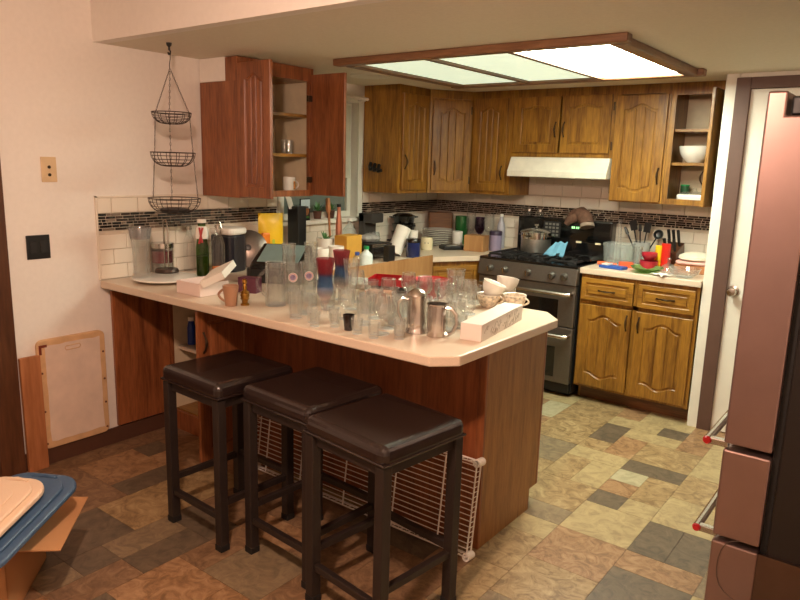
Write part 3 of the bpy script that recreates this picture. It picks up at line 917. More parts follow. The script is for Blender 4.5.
# pint glasses with a round printed badge
LOGO = {}
for k, (u, v, lb) in enumerate([(293, 303, 'pint glass with a round red and blue badge next to the beer mug'), (309, 301, 'pint glass with a round badge next to the layered hurricane glass')]):
    p = peg(u, v); h = .185
    root = tag(empty('pint_glass', p), lb, 'glass')
    MB().lathe(cup_prof(.028, .041, h, .002, .012), 24).build('body', GLASS, root, smooth=True, ang=50, edge=True)
    to = math.atan2(CY-p.y, CX-p.x)
    def badge(rad, off, mat, name, half=None):
        mb = MB(); vs = []; n = 14
        zc = .125
        for i in range(n):
            a = 2*math.pi*i/n
            dx, dz = rad*math.cos(a), rad*math.sin(a)
            if half == 1: dz = max(dz, 0)
            if half == -1: dz = min(dz, 0)
            rr = .028+.013*(zc+dz)/h+off
            th = to+dx/rr
            vs.append((rr*math.cos(th), rr*math.sin(th), zc+dz))
        mb.add(vs, [tuple(range(n))]).build(name, mat, root)
    badge(.022, .0006, WHITEPL, 'badge')
    badge(.019, .0010, plain('badge_red', (186, 104, 104), .5), 'badge_ring')
    badge(.016, .0013, WHITEPL, 'badge_disc')
    badge(.0138, .0016, plain('badge_blue', (138, 120, 150), .5, var=.35, scale=110), 'badge_center')
# layered hurricane glasses
HUR = bands('layered_print', [(0, (200, 190, 180, .12)), (.085, (190, 150, 140, .2)), (.10, (150, 140, 140, .4)), (.125, (110, 130, 160, .5)), (.135, (44, 84, 124, .7)), (.175, (40, 66, 100, .7)), (.19, (104, 28, 40, .75)), (.245, (128, 34, 44, .7))])
for u, v, lb in ((325, 317, 'red and blue layered hurricane glass beside the badge pint'), (341, 304, 'red and blue layered hurricane glass behind the tall pilsner')):
    p = peg(u, v); h = .25
    lathe_obj('hurricane_glass', [(0, 0), (.032, 0), (.033, .004), (.010, .012), (.007, .03), (.009, .055), (.022, .075), (.034, .105), (.035, .13), (.029, .165), (.033, .205), (.040, h), (.038, h), (.031, .205), (.027, .165), (.033, .13), (.032, .107), (.02, .08), (0, .066)], HUR, p, lb, 'glass')
# tall pilsner
p = peg(351, 309)
lathe_obj('pilsner_glass', [(0, 0), (.030, 0), (.030, .006), (.014, .014), (.013, .03), (.022, .08), (.031, .16), (.038, .225), (.036, .225), (.029, .16), (.020, .08), (.010, .04), (0, .035)], GLASS, p, 'tall flared pilsner glass beside the layered hurricane glasses', 'glass')
# tall narrow stacked tumblers behind
for u, v, n, r, lb in ((289, 291, 3, .034, 'stack of three clear tumblers in front of the black grill'), (311, 289, 3, .036, 'stack of three frosty tumblers beside the window plant')):
    p = peg(u, v)
    for k in range(n):
        tag(MB().lathe(cup_prof(r*.78, r, .13, .002, .012), 20).build('tumbler', GLASSF, None, (p.x, p.y, CT+k*.055), smooth=True, ang=50, edge=True), lb, 'glass', 'stacked tumblers')
# black shot glass
lathe_obj('shot_glass', cup_prof(.017, .023, .062, .003, .012), plain('black_glass', (22, 14, 16), .12, coat=.5), peg(348.5, 330), 'black shot glass among the clear glasses', 'glass')
# named shapes of the clear cluster
KIN = {
 'tumbler': (lambda: cup_prof(.030, .036, .088, .0025, .012), GLASSF, 'short clear tumbler among the peninsula glassware', 'clear tumblers'),
 'goblet': (lambda: wine_prof(.031, .005, .045, .036, .032, .128), GLASS, 'clear stemmed goblet among the peninsula glassware', 'clear goblets'),
 'wine_glass': (lambda: wine_prof(.033, .004, .065, .036, .030, .152), GLASS, 'tall clear wine glass among the peninsula glassware', 'clear wine glasses'),
 'shot_glass': (lambda: cup_prof(.018, .024, .06, .003, .014), GLASSF, 'small clear shot glass among the peninsula glassware', 'clear shot glasses'),
 'highball_glass': (lambda: cup_prof(.027, .032, .118, .0022, .014), GLASS, 'tall clear highball glass among the peninsula glassware', 'clear highball glasses'),
 'snifter': (lambda: wine_prof(.032, .006, .03, .044, .030, .125), GLASS, 'round clear brandy snifter among the peninsula glassware', 'clear snifters')}
cache = {}
placed = [(p_.location.x, p_.location.y, .045) for p_ in COL.objects if p_.parent is None and p_.get('category') in ('glass', 'mug')]
def put_glass(kind, p):
    prof, mat, lb, gp = KIN[kind]
    if kind not in cache:
        o = MB().lathe(prof(), 18).build(kind, mat, None, smooth=True, ang=50, edge=True); cache[kind] = o.data
    else:
        o = bpy.data.objects.new(kind, cache[kind]); COL.objects.link(o)
    o.location = (p.x, p.y, CT); o.rotation_euler = (0, 0, random.random()*6)
    tag(o, lb, 'glass', gp)
    placed.append((p.x, p.y, .04))
spots = [('tumbler', 305, 314), ('shot_glass', 312, 322), ('shot_glass', 335, 327), ('goblet', 337, 318), ('snifter', 322, 302), ('shot_glass', 360, 333), ('highball_glass', 364, 325), ('tumbler', 367, 313), ('wine_glass', 381, 334), ('goblet', 375, 318),
         ('snifter', 394, 325), ('tumbler', 399, 312), ('goblet', 388, 306), ('wine_glass', 408, 305), ('highball_glass', 449, 333), ('tumbler', 457, 321), ('goblet', 444, 317), ('wine_glass', 424, 309), ('highball_glass', 433, 303),
         ('tumbler', 447, 304), ('goblet', 459, 306), ('wine_glass', 468, 314), ('tumbler', 474, 304), ('highball_glass', 464, 297), ('goblet', 450, 295), ('tumbler', 437, 293), ('snifter', 478, 296), ('goblet', 425, 296),
         ('wine_glass', 357, 302), ('tumbler', 329, 294), ('highball_glass', 296, 318), ('tumbler', 375, 301), ('highball_glass', 413, 320), ('shot_glass', 325, 329), ('shot_glass', 371, 336), ('tumbler', 340, 293), ('goblet', 466, 325), ('tumbler', 488, 303), ('highball_glass', 441, 327),
         ('shot_glass', 393, 335), ('shot_glass', 402, 338), ('highball_glass', 436, 285), ('goblet', 462, 287), ('tumbler', 449, 286)]
PEW = [peg(416, 332), peg(436, 336)]
placed += [(q.x, q.y, .05) for q in PEW]
placed += [(peg(396, 294).x, peg(396, 294).y+.02, .11), (peg(428, 288).x+.16, -2.225, .095), (peg(380, 303).x-.02, peg(380, 303).y+.01, .06), (peg(396, 324).x, peg(396, 324).y, .05), (peg(455, 296).x, peg(455, 296).y, .045)]
placed += [(peg(u_, v_).x, peg(u_, v_).y, .05) for u_, v_ in ((489, 306), (514, 308), (504, 301))]
for kd, u, v in spots:
    p = peg(u, v)
    rad = .026 if kd == 'shot_glass' else .038
    p.y = min(p.y, -2.19)
    if any((p.x-a)**2+(p.y-b)**2 < (rad+c*.9)**2 for a, b, c in placed): 
        # nudge to the first free place nearby
        ok = False
        for k in range(1, 60):
            q = Vector((p.x+.012*k**.5*math.cos(k*2.4)*1.2, p.y+.012*k**.5*math.sin(k*2.4)*1.2, CT))
            if all((q.x-a)**2+(q.y-b)**2 >= (rad+c*.9)**2 for a, b, c in placed) and -3.06 < q.y < -2.19 and q.x < 2.05: ok = True; break
        if not ok: continue
        p = q
    put_glass(kd, p)
rx = random.Random(21); extra = 0
for k in range(400):
    if extra > 16: break
    u = 300+rx.random()*178; v = 292+rx.random()*40+(u-300)*.06
    p = peg(u, v); kd = rx.choice(['tumbler', 'shot_glass', 'goblet', 'tumbler', 'highball_glass'])
    rad = .026 if kd == 'shot_glass' else .038
    if not (-3.03 < p.y < -2.3 and p.x < 2.0): continue
    if kd != 'shot_glass' and p.y < -2.9: continue
    if all((p.x-a)**2+(p.y-b)**2 >= (rad+c)**2 for a, b, c in placed):
        put_glass(kd, p); extra += 1
# upside-down bowl-shaped glass on top of the others
p = peg(454, 300)
# pewter tankard with dome lid and pewter mug
p = PEW[0]
t_ = tag(empty('tankard', p, R(215)), 'lidded pewter tankard with flared foot on the peninsula', 'tankard')
MB().lathe([(0, 0), (.046, 0), (.046, .006), (.040, .016), (.0385, .03), (.040, .034), (.0385, .04), (.036, .135), (.038, .14), (.038, .144)], 28).build('body', PEWTER, t_, smooth=True, ang=50)
MB().lathe([(.039, .144), (.040, .148), (.035, .158), (.020, .170), (.006, .174), (0, .175)], 28).build('lid', PEWTER, t_, smooth=True)
MB().tube([(.036, 0, .128), (.055, 0, .135), (.072, 0, .115), (.072, 0, .08), (.058, 0, .045), (.050, 0, .03), (.056, 0, .022)], .0055, 8).build('handle', PEWTER, t_, smooth=True)
p = PEW[1]
t_ = tag(empty('pewter_mug', p, R(20)), 'open pewter mug with a big loop handle at the counter edge', 'mug')
MB().lathe(cup_prof(.036, .036, .125, .002, .006), 28).build('body', PEWTER, t_, smooth=True, ang=50)
MB().lathe([(.036, .119), (.0395, .123), (.0395, .127), (.036, .127)], 28).build('rim', PEWTER, t_, smooth=True)
MB().tube([(.034, 0, .112), (.055, 0, .112), (.075, 0, .09), (.078, 0, .055), (.066, 0, .022), (.045, 0, .008), (.034, 0, .012)], .0075, 8).build('handle', PEWTER, t_, smooth=True)
# clear glass mugs
for u, v, a, lb in ((402, 326, 150, 'clear glass mug touching the pewter tankard'), (447, 340, 20, None)):
    if lb: mug('glass_mug', peg(u-6, v-2), .034, .036, .11, GLASSF, lb, rz=R(a), out=.035, hr=.006)
# white tea cups at the far end
CUPW = plain('cup_white', (240, 236, 228), .2, coat=.4)
CUPD = plain('cup_print', (206, 192, 172), .3, var=.5, scale=70)
for i, (u, v, dz, tilt, mt, lb) in enumerate([(488, 307, 0, 0, CUPD, 'patterned tea cup under the white cup at the peninsula end'), (514, 308, 0, 0, CUPD, 'patterned tea cup with white ear handle next to the long box'), (489, 307, .056, 16, CUPW, 'white tea cup tipped on the patterned cup'), (504, 301, .0, 0, CUPD, 'patterned tea cup at the far edge of the peninsula'), (505, 302, .055, 14, CUPW, 'wide white cup stacked at the far edge of the peninsula')]):
    p = peg(u, v)
    c_ = mug('tea_cup', (p.x, p.y, CT+dz), .030, .054, .062, mt, lb, 'cup', rot=(R(tilt), R(tilt*.8), R(25+30*i if i != 1 else 5)), out=.026, hr=.0045, belly=.007, hz=(.3, .9))
    MB().lathe([(.054, .060), (.0555, .062), (.0545, .064), (.052, .062)], 24).build('rim', CUPW, c_, smooth=True)
# inverted clear bowl glass resting on the cluster
p = peg(454, 308)
lathe_obj('dessert_glass', wine_prof(.034, .006, .04, .045, .047, .135), GLASSF, (peg(455, 296).x, peg(455, 296).y, CT), 'wide clear dessert glass behind the tumblers by the red basin', 'glass')
# long printed box
a, b, d_ = peg(463, 338.5), peg(481, 342.5), peg(522, 319.5)
ang = math.atan2(d_.y-b.y, d_.x-b.x)
Lb = (d_-b).length; Wb = .085
ctr = (b+d_)/2 + Vector((-math.sin(ang), math.cos(ang), 0))*Wb/2
lb_ = tag(empty('long_box', (ctr.x, ctr.y, CT), ang), 'long narrow white gift box with grey floral print by the clipped corner', 'box')
MB().box(-Lb/2, Lb/2, -Wb/2, Wb/2, 0, .066).build('carton', plain('gift_box', (226, 214, 206), .5, var=.02), lb_, bevel=.002)
def floral(seed, L, H, n):
    r_ = random.Random(seed); mb = MB()
    for k in range(n):
        x = (r_.random()-.5)*L; z = H*(.15+.7*r_.random()); q = .006+.012*r_.random()
        a0 = r_.random()*6
        mb.tube([(x+q*math.cos(a0+t), 0, z+q*.7*math.sin(a0+t*1.3)) for t in (0, .7, 1.4, 2.1, 2.8)], .0011, 4)
    return mb
floral(3, Lb*.85, .06, 46).build('floral_print', plain('print_grey', (186, 172, 162), .7), lb_, (0, -Wb/2, 0))

# ---------------------------------------------------------------- red tray, basin, papers, small box
p = peg(396, 294)
rt = tag(empty('red_tray', (p.x-.02, p.y-.01, CT), R(25)), 'red box tray with a black inside and white knick-knacks', 'tray')
MB().box(-.10, .10, -.075, .075, .05, .054).build('tray_floor', BLACKM, rt)
MB().box(-.10, .10, -.078, -.074, .05, .085).box(-.10, .10, .074, .078, .05, .085).box(-.104, -.10, -.078, .078, .05, .085).box(.10, .104, -.078, .078, .05, .085).build('tray_wall', RED, rt)
MB().box(-.09, .09, -.07, .07, 0, .05).build('base', BLACKM, rt)
for k, (x, y) in enumerate(((.01, -.01), (.04, .02))):
    tag(MB().lathe([(0, 0), (.012, 0), (.014, .012), (.008, .022), (0, .026)], 12).build('knick_knack', WHITE, None, rt.matrix_basis @ Vector((x, y, .0545)), smooth=True), 'tiny white ornament lying in the red tray', 'ornament', 'ornaments in the red tray')
p = peg(428, 288); p.y = min(p.y, -2.225); p.x += .16
bs = tag(empty('red_basin', (p.x, p.y, CT)), 'deep red plastic basin behind the glasses', 'basin')
MB().lathe([(0, 0), (.062, 0), (.085, .088), (.09, .092), (.085, .094), (.078, .086), (.058, .006), (0, .006)], 24).build('body', plain('red_basin', (176, 22, 38), .3, coat=.2), bs, smooth=True, ang=50)
p = peg(380, 303)
boxthing('small_carton', (p.x-.02, p.y+.01, CT), .11, .07, .055, plain('peach_card', (206, 150, 116), .7), 'small peach cardboard box in front of the newspaper', 'box', R(18))
p = peg(362, 291)
nw = tag(empty('newspaper', (p.x-.17, p.y+.07, CT), R(25)), 'folded white newspaper lying behind the glassware', 'newspaper')
MB().box(-.15, .15, -.10, .10, 0, .03).build('pages', PAPER, nw, bevel=.006)
mb = MB(); r_ = random.Random(5)
for i in range(9):
    for j in range(3): mb.box(-.14+j*.095, -.14+j*.095+.05+.035*r_.random(), -.09+i*.02, -.083+i*.02, .03, .0306)
mb.build('print_lines', plain('print_green', (96, 116, 104), .8), nw)
# ---------------------------------------------------------------- left end of the peninsula
p = peg(165, 281)
ls = tag(MB().lathe([(0, 0), (.06, 0), (.06, .008), (.15, .012), (.165, .018), (.165, .024), (.15, .026), (0, .026)], 40).build('lazy_susan', WHITE, None, (p.x, p.y, CT), smooth=True), 'round white turntable carrying the glass vase and stand', 'turntable')
ZL = CT+.0265
q = on(142, 277, z=ZL)
va = tag(empty('glass_vase', q), 'tall flared clear glass vase on the white turntable', 'vase')
MB().lathe([(0, 0), (.044, 0), (.046, .01), (.040, .05), (.041, .14), (.050, .225), (.056, .255), (.054, .255), (.048, .225), (.039, .14), (.038, .05), (.040, .016), (0, .016)], 28).build('body', GLASSF, va, smooth=True, ang=50, edge=True)
MB().lathe([(.046, .20), (.0575, .257), (.0585, .257), (.049, .20)], 28).build('etched_band', thin_glass('etched', (.7, .7, .72), 1.3, .1, .12), va, smooth=True)
q = on(167, 272, z=ZL)
ps = tag(empty('towel_stand', (q.x, q.y, ZL)), 'wire paper towel stand with round dark base on the turntable', 'stand')
MB().lathe([(0, 0), (.062, 0), (.064, .006), (.058, .02), (0, .022)], 28).build('base', plain('dark_bronze', (66, 52, 44), .4, metal=.5), ps, smooth=True)
MB().tube([(-.018, 0, .02), (-.018, 0, .27), (-.01, 0, .285), (.01, 0, .285), (.018, 0, .27), (.018, 0, .02)], .004, 8).build('rod', STEEL, ps, smooth=True)
q = spot(163, CT, x=.068)
jr = tag(empty('red_jar', (q.x, q.y, CT)), 'glass jar of dark red preserves behind the wire stand', 'jar')
MB().lathe(cup_prof(.05, .05, .115, .003, .01), 24).build('glass', GLASS, jr, smooth=True, ang=50)
MB().lathe([(0, .055), (.0465, .055), (.0465, .105), (0, .105)], 24).build('preserves', plain('preserve', (112, 18, 26), .3), jr, smooth=True, ang=50)
MB().lathe([(.0, .14), (.052, .138), (.053, .118), (.049, .116)], 24).build('lid', STEEL, jr, smooth=True, ang=50)
jr.scale = (1.2, 1.2, 1.3)
def bottle(name, loc, r, h, mat, label, neck=.012, body=.6, cap=None, caph=.02, group=None, liquid=None, lq=.5, sx=1):
    o = tag(empty(name, loc), label, 'bottle', group)
    MB().lathe([(0, 0), (r, 0), (r, h*body), (r*.85, h*(body+.1)), (neck*1.1, h*(body+.25)), (neck, h-caph), (neck, h-caph+.002)], 20, sx=sx).build('body', mat, o, smooth=True, ang=50)
    if liquid: MB().lathe([(0, .004), (r*.93, .004), (r*.93, h*body*lq), (0, h*body*lq)], 20, sx=sx).build('contents', liquid, o, smooth=True, ang=50)
    MB().lathe([(0, h), (neck*1.25, h), (neck*1.3, h-caph), (0, h-caph)], 14).build('cap', cap or STEEL, o, smooth=True, ang=50)
    return o
q = spot(203, CT, y=-2.62)
bt = bottle('swing_bottle', q, .034, top_z(q, 219)-CT, GLASSG, 'green glass bottle with a red ribbon and white collar', liquid=plain('olive_oil', (84, 88, 30), .3), lq=.7, cap=WHITE, neck=.02, body=.5)
h = top_z(q, 219)-CT
MB().lathe([(.034, h*.66), (.037, h*.72), (.032, h*.84), (.026, h*.88)], 20).build('collar', WHITE, bt, smooth=True)
MB().tube([(.02, -.03, h*.86), (.03, -.03, h*.72), (.02, -.034, h*.58)], .006, 6).tube([(.035, -.02, h*.86), (.03, -.03, h*.72), (.035, -.024, h*.60)], .006, 6).build('ribbon', plain('ribbon_red', (178, 62, 62), .6), bt, smooth=True)
q = spot(219, CT, y=-2.60)
bt = bottle('swing_bottle', q, .036, top_z(q, 225)-CT, GLASS, 'clear swing-top bottle with orange contents beside the green bottle', liquid=ORANGE, lq=.35, neck=.013)
h = top_z(q, 225)-CT
MB().tube([(.014, 0, h*.8), (.03, 0, h*.95), (.02, 0, h*1.06), (-.02, 0, h*1.06), (-.03, 0, h*.95), (-.014, 0, h*.8)], .0025, 6).build('bail_wire', STEEL, bt, smooth=True)
q = spot(190, CT, y=-2.56)
bottle('swing_bottle', q, .033, top_z(q, 226)-CT, GLASS, 'empty clear swing-top bottle next to the jar of preserves', neck=.013)
# white box with its lid leaning on it
pa, pb = peg(177, 292.5), peg(200, 297.5)
bd = pb-pa
wb = tag(empty('open_carton', ((pa.x+pb.x)/2, (pa.y+pb.y)/2, CT), math.atan2(bd.y, bd.x)), 'white cardboard gift carton with its lid propped open', 'box')
Lw = bd.length; Dw = .17; Hw = .062
PINKB = plain('pale_card', (228, 210, 202), .6, var=.02)
MB().box(-Lw/2, Lw/2, 0, .003, 0, Hw).box(-Lw/2, Lw/2, Dw-.003, Dw, 0, Hw).box(-Lw/2, -Lw/2+.003, .003, Dw-.003, 0, Hw).box(Lw/2-.003, Lw/2, .003, Dw-.003, 0, Hw).box(-Lw/2, Lw/2, 0, Dw, 0, .003).build('carton', PINKB, wb)
lid = MB().box(-.06, .06, -.10, .10, .0, .003).box(-.06, .06, -.10, -.097, -.03, 0).box(-.06, .06, .097, .10, -.03, 0).box(-.06, -.057, -.10, .10, -.03, 0).box(.057, .06, -.10, .10, -.03, 0).build('lid', PAPER, wb)
lid.matrix_local = TRN((Lw/2+.0, Dw*.60, Hw+.052)) @ RZ(30) @ Matrix.Rotation(R(-26), 4, 'Y') @ Matrix.Rotation(R(10), 4, 'X')
# brown mug
p = peg(231, 305.5)
mug('brown_mug', p, .026, .036, .092, plain('tan_glaze', (164, 124, 96), .3, coat=.3), 'tan ceramic mug in front of the white carton', rz=R(205), out=.03)
# brass ornament
p = peg(245, 305)
br = tag(empty('brass_ornament', p), 'small turned brass ornament next to the tan mug', 'ornament')
MB().lathe([(0, 0), (.020, 0), (.020, .006), (.013, .012), (.016, .03), (.021, .045), (.016, .062), (.008, .07), (.011, .082), (.007, .095), (.012, .104), (.010, .116), (0, .122)], 16).build('body', BRASS, br, smooth=True)
for k in range(3): MB().lathe([(.017, .025+.014*k), (.0215, .03+.014*k), (.017, .035+.014*k)], 16).build('ring', BRASS, br, smooth=True)
p = peg(250, 292)
boxthing('purple_box', p, .10, .06, .075, plain('plum', (88, 40, 58), .4), 'plum coloured small box behind the brass ornament', 'box', R(20))

# black table grill with sloping glass lid
q = peg(272, 283)
gr = tag(empty('table_grill', (q.x-.03, q.y+.10, CT), R(28)), 'black tabletop grill with a sloping glass lid', 'appliance')
MB().prism(rbox(.34, .26, 0, .06), 0, .075).build('base', BLACKP, gr, bevel=.008)
vv = [(-.15, -.115, .075), (.15, -.115, .075), (.15, .115, .075), (-.15, .115, .075), (-.14, -.09, .10), (.14, -.09, .10), (.14, .10, .19), (-.14, .10, .19)]
MB().add(vv, [(0, 3, 2, 1), (4, 5, 6, 7), (0, 1, 5, 4), (1, 2, 6, 5), (2, 3, 7, 6), (3, 0, 4, 7)]).build('lid', BLACK, gr, bevel=.01)
vv = [(-.115, -.075, .1055), (.115, -.075, .1055), (.115, .085, .181), (-.115, .085, .181)]
MB().add(vv+[(x, y, z+.004) for x, y, z in vv], [(0, 1, 2, 3), (7, 6, 5, 4), (0, 4, 5, 1), (1, 5, 6, 2), (2, 6, 7, 3), (3, 7, 4, 0)]).build('window', plain('tinted_glass', (120, 140, 138), .12, coat=.5), gr)
MB().tube([(-.07, -.10, .08), (-.07, -.135, .085), (.07, -.135, .085), (.07, -.10, .08)], .008, 8).build('handle', BLACKP, gr, smooth=True)
# round pan lid leaning and black roaster with white top behind
q = spot(260, CT, y=-2.22); rt_ = .115
pl = tag(empty('pan_lid', (q.x-.08, q.y-.02, CT+.115), rot=(R(72), 0, R(50))), 'round grey metal pan lid standing on edge behind the grill', 'pan lid')
MB().lathe([(0, .025), (.05, .02), (.10, .008), (rt_, 0), (rt_, -.004), (.098, .004), (0, .02)], 32).build('dome', plain('grey_metal', (128, 116, 108), .35, metal=.8), pl, smooth=True)
MB().lathe([(.006, .02), (.006, .035), (.018, .04), (.016, .05), (0, .052)], 16).build('knob', BLACKP, pl, smooth=True)
q = spot(229, CT, y=-2.40)
tb = tag(empty('roaster', (q.x, q.y, CT), R(12)), 'black roaster with a white lid behind the white carton', 'appliance')
hq = top_z(q, 227)-CT
MB().prism(rbox(.17, .15, 0, .04), 0, hq*.84).build('body', plain('roaster_dark', (28, 28, 38), .3, coat=.3), tb, bevel=.01)
MB().prism(rbox(.18, .16, 0, .04), hq*.84, hq).build('lid', WHITEPL, tb, bevel=.015)

# ================================================================ HANGING BASKETS
hx, hy = .338, -2.858
hb = tag(empty('hanging_basket', (hx, hy, 0)), 'three-tier dark wire hanging fruit basket', 'basket')
MB().lathe([(0, 0), (.014, 0), (.012, -.012), (.005, -.02), (.005, -.035)], 14).tube([(0, 0, -.03), (.010, 0, -.042), (.006, 0, -.056), (-.006, 0, -.054), (-.010, 0, -.044)], .004, 6).build('ceiling_hook', BLACKP, hb, (0, 0, ZC), smooth=True)
MB().tube([(-.006, 0, 2.052), (0, 0, 2.058), (.006, 0, 2.05), (.006, 0, 2.03), (-.002, 0, 2.005), (-.002, 0, 1.985)], .002, 6).build('wire_hook', WIRED, hb, smooth=True)
TIER = [(1.775, .095, .055), (1.580, .108, .068), (1.352, .128, .075)]
for zr, rr, dp in TIER:
    bk = MB()
    N = 28
    def ring(r, z, t=.0017): bk.tube([(r*math.cos(2*math.pi*k/N), r*math.sin(2*math.pi*k/N), z) for k in range(N)], t, 5, closed=True)
    def prof(s): return rr*math.cos(s*math.pi/2*.78), zr-dp*math.sin(s*math.pi/2)
    for s in (0, .16, .34, .54, .78, 1):
        a_, b_ = prof(s); ring(a_, b_, .0026 if s == 0 else .0016)
    for k in range(14):
        an = 2*math.pi*k/14
        bk.tube([(prof(s)[0]*math.cos(an), prof(s)[0]*math.sin(an), prof(s)[1]) for s in (0, .2, .4, .6, .8, 1)], .0016, 5)
    for k in range(6):
        an = math.pi*k/6; q = prof(1)[0]
        bk.tube([(-q*math.cos(an), -q*math.sin(an), zr-dp), (q*math.cos(an), q*math.sin(an), zr-dp)], .0014, 5)
    bk.build('wire_tier', WIRED, hb, smooth=True)
for k in range(3):
    an = R(200+120*k)
    pts = [(0, 0, 1.985)]+[((r_)*math.cos(an), (r_)*math.sin(an), z_) for z_, r_, _ in TIER]
    ch = MB()
    for a_, b_ in zip(pts, pts[1:]):
        a_, b_ = Vector(a_), Vector(b_); n = max(2, int((b_-a_).length/.016))
        for i in range(n):
            p0, p1 = a_.lerp(b_, i/n), a_.lerp(b_, (i+1)/n)
            d_ = (p1-p0); e_ = d_.cross(Vector((math.cos(i*1.57+k), math.sin(i*1.57+k), .2))).normalized()*.0028
            ch.tube([p0-d_*.15, p0+d_*.3+e_, p0+d_*.8+e_, p1+d_*.15, p0+d_*.8-e_, p0+d_*.3-e_], .0011, 4, closed=True)
    ch.build('chain', WIRED, hb)
tag(MB().lathe([(0, 0), (.05, 0), (.075, .012), (.07, .02), (0, .016)], 24).build('dark_dish', BLACKM, None, (hx, hy, 1.352-.0735), smooth=True), 'dark shallow dish lying in the lowest wire basket', 'dish')

# ================================================================ WHITE WIRE SHELF leaning on the peninsula back
wsx0, wsx1 = .82, 2.14
ws_ = tag(empty('wire_shelf', ((wsx0+wsx1)/2, -2.80, 0), rot=(R(-7), 0, 0)), 'white wire shelf standing on edge behind the bar stools', 'wire shelf')
Lh = (wsx1-wsx0)/2; Hs = .425
wm = MB()
n = 17
for k in range(n):
    z = .03+(Hs-.06)*k/(n-1)
    wm.tube([(-Lh+.02, 0, z), (Lh-.02, 0, z)], .0022, 5)
wm.build('long_wires', WIREW, ws_, smooth=True)
for x in (-Lh+.12, -.30, -.02, .26, Lh-.16):
    MB().tube([(x, -.005, .022), (x, -.005, Hs-.022)], .0035, 6).build('cross_wire', WIREW, ws_, smooth=True)
for z in (.018, Hs-.018):
    t_ = MB().tube([(-Lh+.02, .0, z), (Lh-.02, .0, z)], .0035, 6).tube([(-Lh+.02, .032, z), (Lh-.02, .032, z)], .0035, 6)
    zz = [(-Lh+.02+(2*Lh-.04)*k/60, .032*(k % 2), z) for k in range(61)]
    t_.tube(zz, .002, 5).build('edge_truss', WIREW, ws_, smooth=True)
for x in (-Lh+.018, Lh-.018):
    t_ = MB().tube([(x, 0, .02), (x, 0, Hs-.02)], .0035, 6).tube([(x, .032, .02), (x, .032, Hs-.02)], .0035, 6)
    for k in range(18):
        z = .035+(Hs-.07)*k/17
        t_.tube([(x, 0, z), (x, .032, z)], .002, 5)
    t_.build('end_truss', WIREW, ws_, smooth=True)
    for z in (.018, Hs-.018):
        MB().lathe([(.011, -.005), (.017, -.005), (.017, .042), (.011, .042), (.011, -.005)], 16).build('collar', WIREW, ws_, (x, 0, z), (R(-90), 0, 0), smooth=True, ang=40)

# ================================================================ LEANING PANEL AND PLANK by the left wall
py0, py1 = -3.452, -3.103
lpn = tag(empty('access_panel', (0.001, (py0+py1)/2, .0885)), 'white panel with a beige screwed rim set against the wall', 'panel')
hw = (py1-py0)/2; Hp = .565
BEI = plain('beige_rim', (216, 178, 134), .55, var=.1, scale=20)
poly = [(y, z) for y, z in [(a, b+Hp/2) for a, b in rbox(2*hw, Hp, 0, .03)]]
n = len(poly)
MB().add([(0, y, z) for y, z in poly]+[(.028, y, z) for y, z in poly], [tuple(range(n)), tuple(range(n, 2*n))[::-1]]+[(i, (i+1) % n, n+(i+1) % n, n+i) for i in range(n)]).build('rim', BEI, lpn, bevel=.004)
r_ = random.Random(2)
ply = []
for (y0, z0, y1, z1) in ((-hw+.035, .035, hw-.03, .035), (hw-.03, .035, hw-.03, Hp-.035), (hw-.03, Hp-.03, -hw+.035, Hp-.03), (-hw+.035, Hp-.03, -hw+.035, .035)):
    for k in range(8):
        t = k/8; ply.append((y0+(y1-y0)*t+(r_.random()-.5)*.006, z0+(z1-z0)*t+(r_.random()-.5)*.006))
n = len(ply)
fl = MB().add([(.028, y, z) for y, z in ply]+[(.0305, y, z) for y, z in ply], [tuple(range(n)), tuple(range(n, 2*n))[::-1]]+[(i, (i+1) % n, n+(i+1) % n, n+i) for i in range(n)]).build('liner', plain('liner_white', (228, 208, 192), .5), lpn)
MB().tube([(.031, -.035, Hp-.068), (.031, .035, Hp-.066), (.031, .04, Hp-.055), (.031, .035, Hp-.045), (.031, -.035, Hp-.047), (.031, -.04, Hp-.057)], .0025, 5, closed=True).build('handle_slot', BEI, lpn, smooth=True)
for y, z in ((-hw+.014, .03), (-hw+.014, .2), (-hw+.014, .40), (hw-.014, .03), (hw-.014, .17), (hw-.014, .45), (hw-.014, .30)):
    MB().lathe([(0, .004), (.005, .003), (.006, 0)], 10).build('screw', plain('rusty', (110, 66, 44), .6), lpn, (.028, y, z), (0, R(90), 0))
MB().box(.028, .031, -hw+.006, -hw+.045, Hp-.035, Hp-.022).box(.028, .031, -hw+.006, -hw+.018, Hp-.07, Hp-.035).build('stain_clip', plain('rust_stain', (116, 44, 22), .6), lpn)
tag(bx(0, .022, -.048, .048, 0, .585).build('plank', PINE, None, (.022, -3.492, 0), (0, R(-.8), 0), bevel=.002), 'short pine board leaning on the wall beside the white panel', 'board')

# ================================================================ CARDBOARD BOX WITH TOTE LIDS
cb = tag(empty('cardboard_box', (.855, -4.125, 0), R(48.6)), 'open cardboard box holding tote lids in the corner', 'box')
w2, d2, hb2 = .20, .20, .26
MB().box(-w2, w2, -d2, -d2+.005, 0, hb2).box(-w2, w2, d2-.005, d2, 0, hb2).box(-w2, -w2+.005, -d2, d2, 0, hb2).box(w2-.005, w2, -d2, d2, 0, hb2).box(-w2, w2, -d2, d2, 0, .005).build('carton', CARD, cb)
def flap(w, l, M_):
    MB().box(-w, w, 0, l, 0, .004).build('flap', CARD, cb).matrix_local = M_
flap(d2-.01, .17, TRN((w2, 0, hb2)) @ RZ(-90) @ Matrix.Rotation(R(-4), 4, 'X'))
flap(w2-.01, .16, TRN((0, -d2, hb2)) @ RZ(180) @ Matrix.Rotation(R(-8), 4, 'X'))
flap(w2-.01, .14, TRN((0, d2, hb2)) @ Matrix.Rotation(R(-95), 4, 'X'))
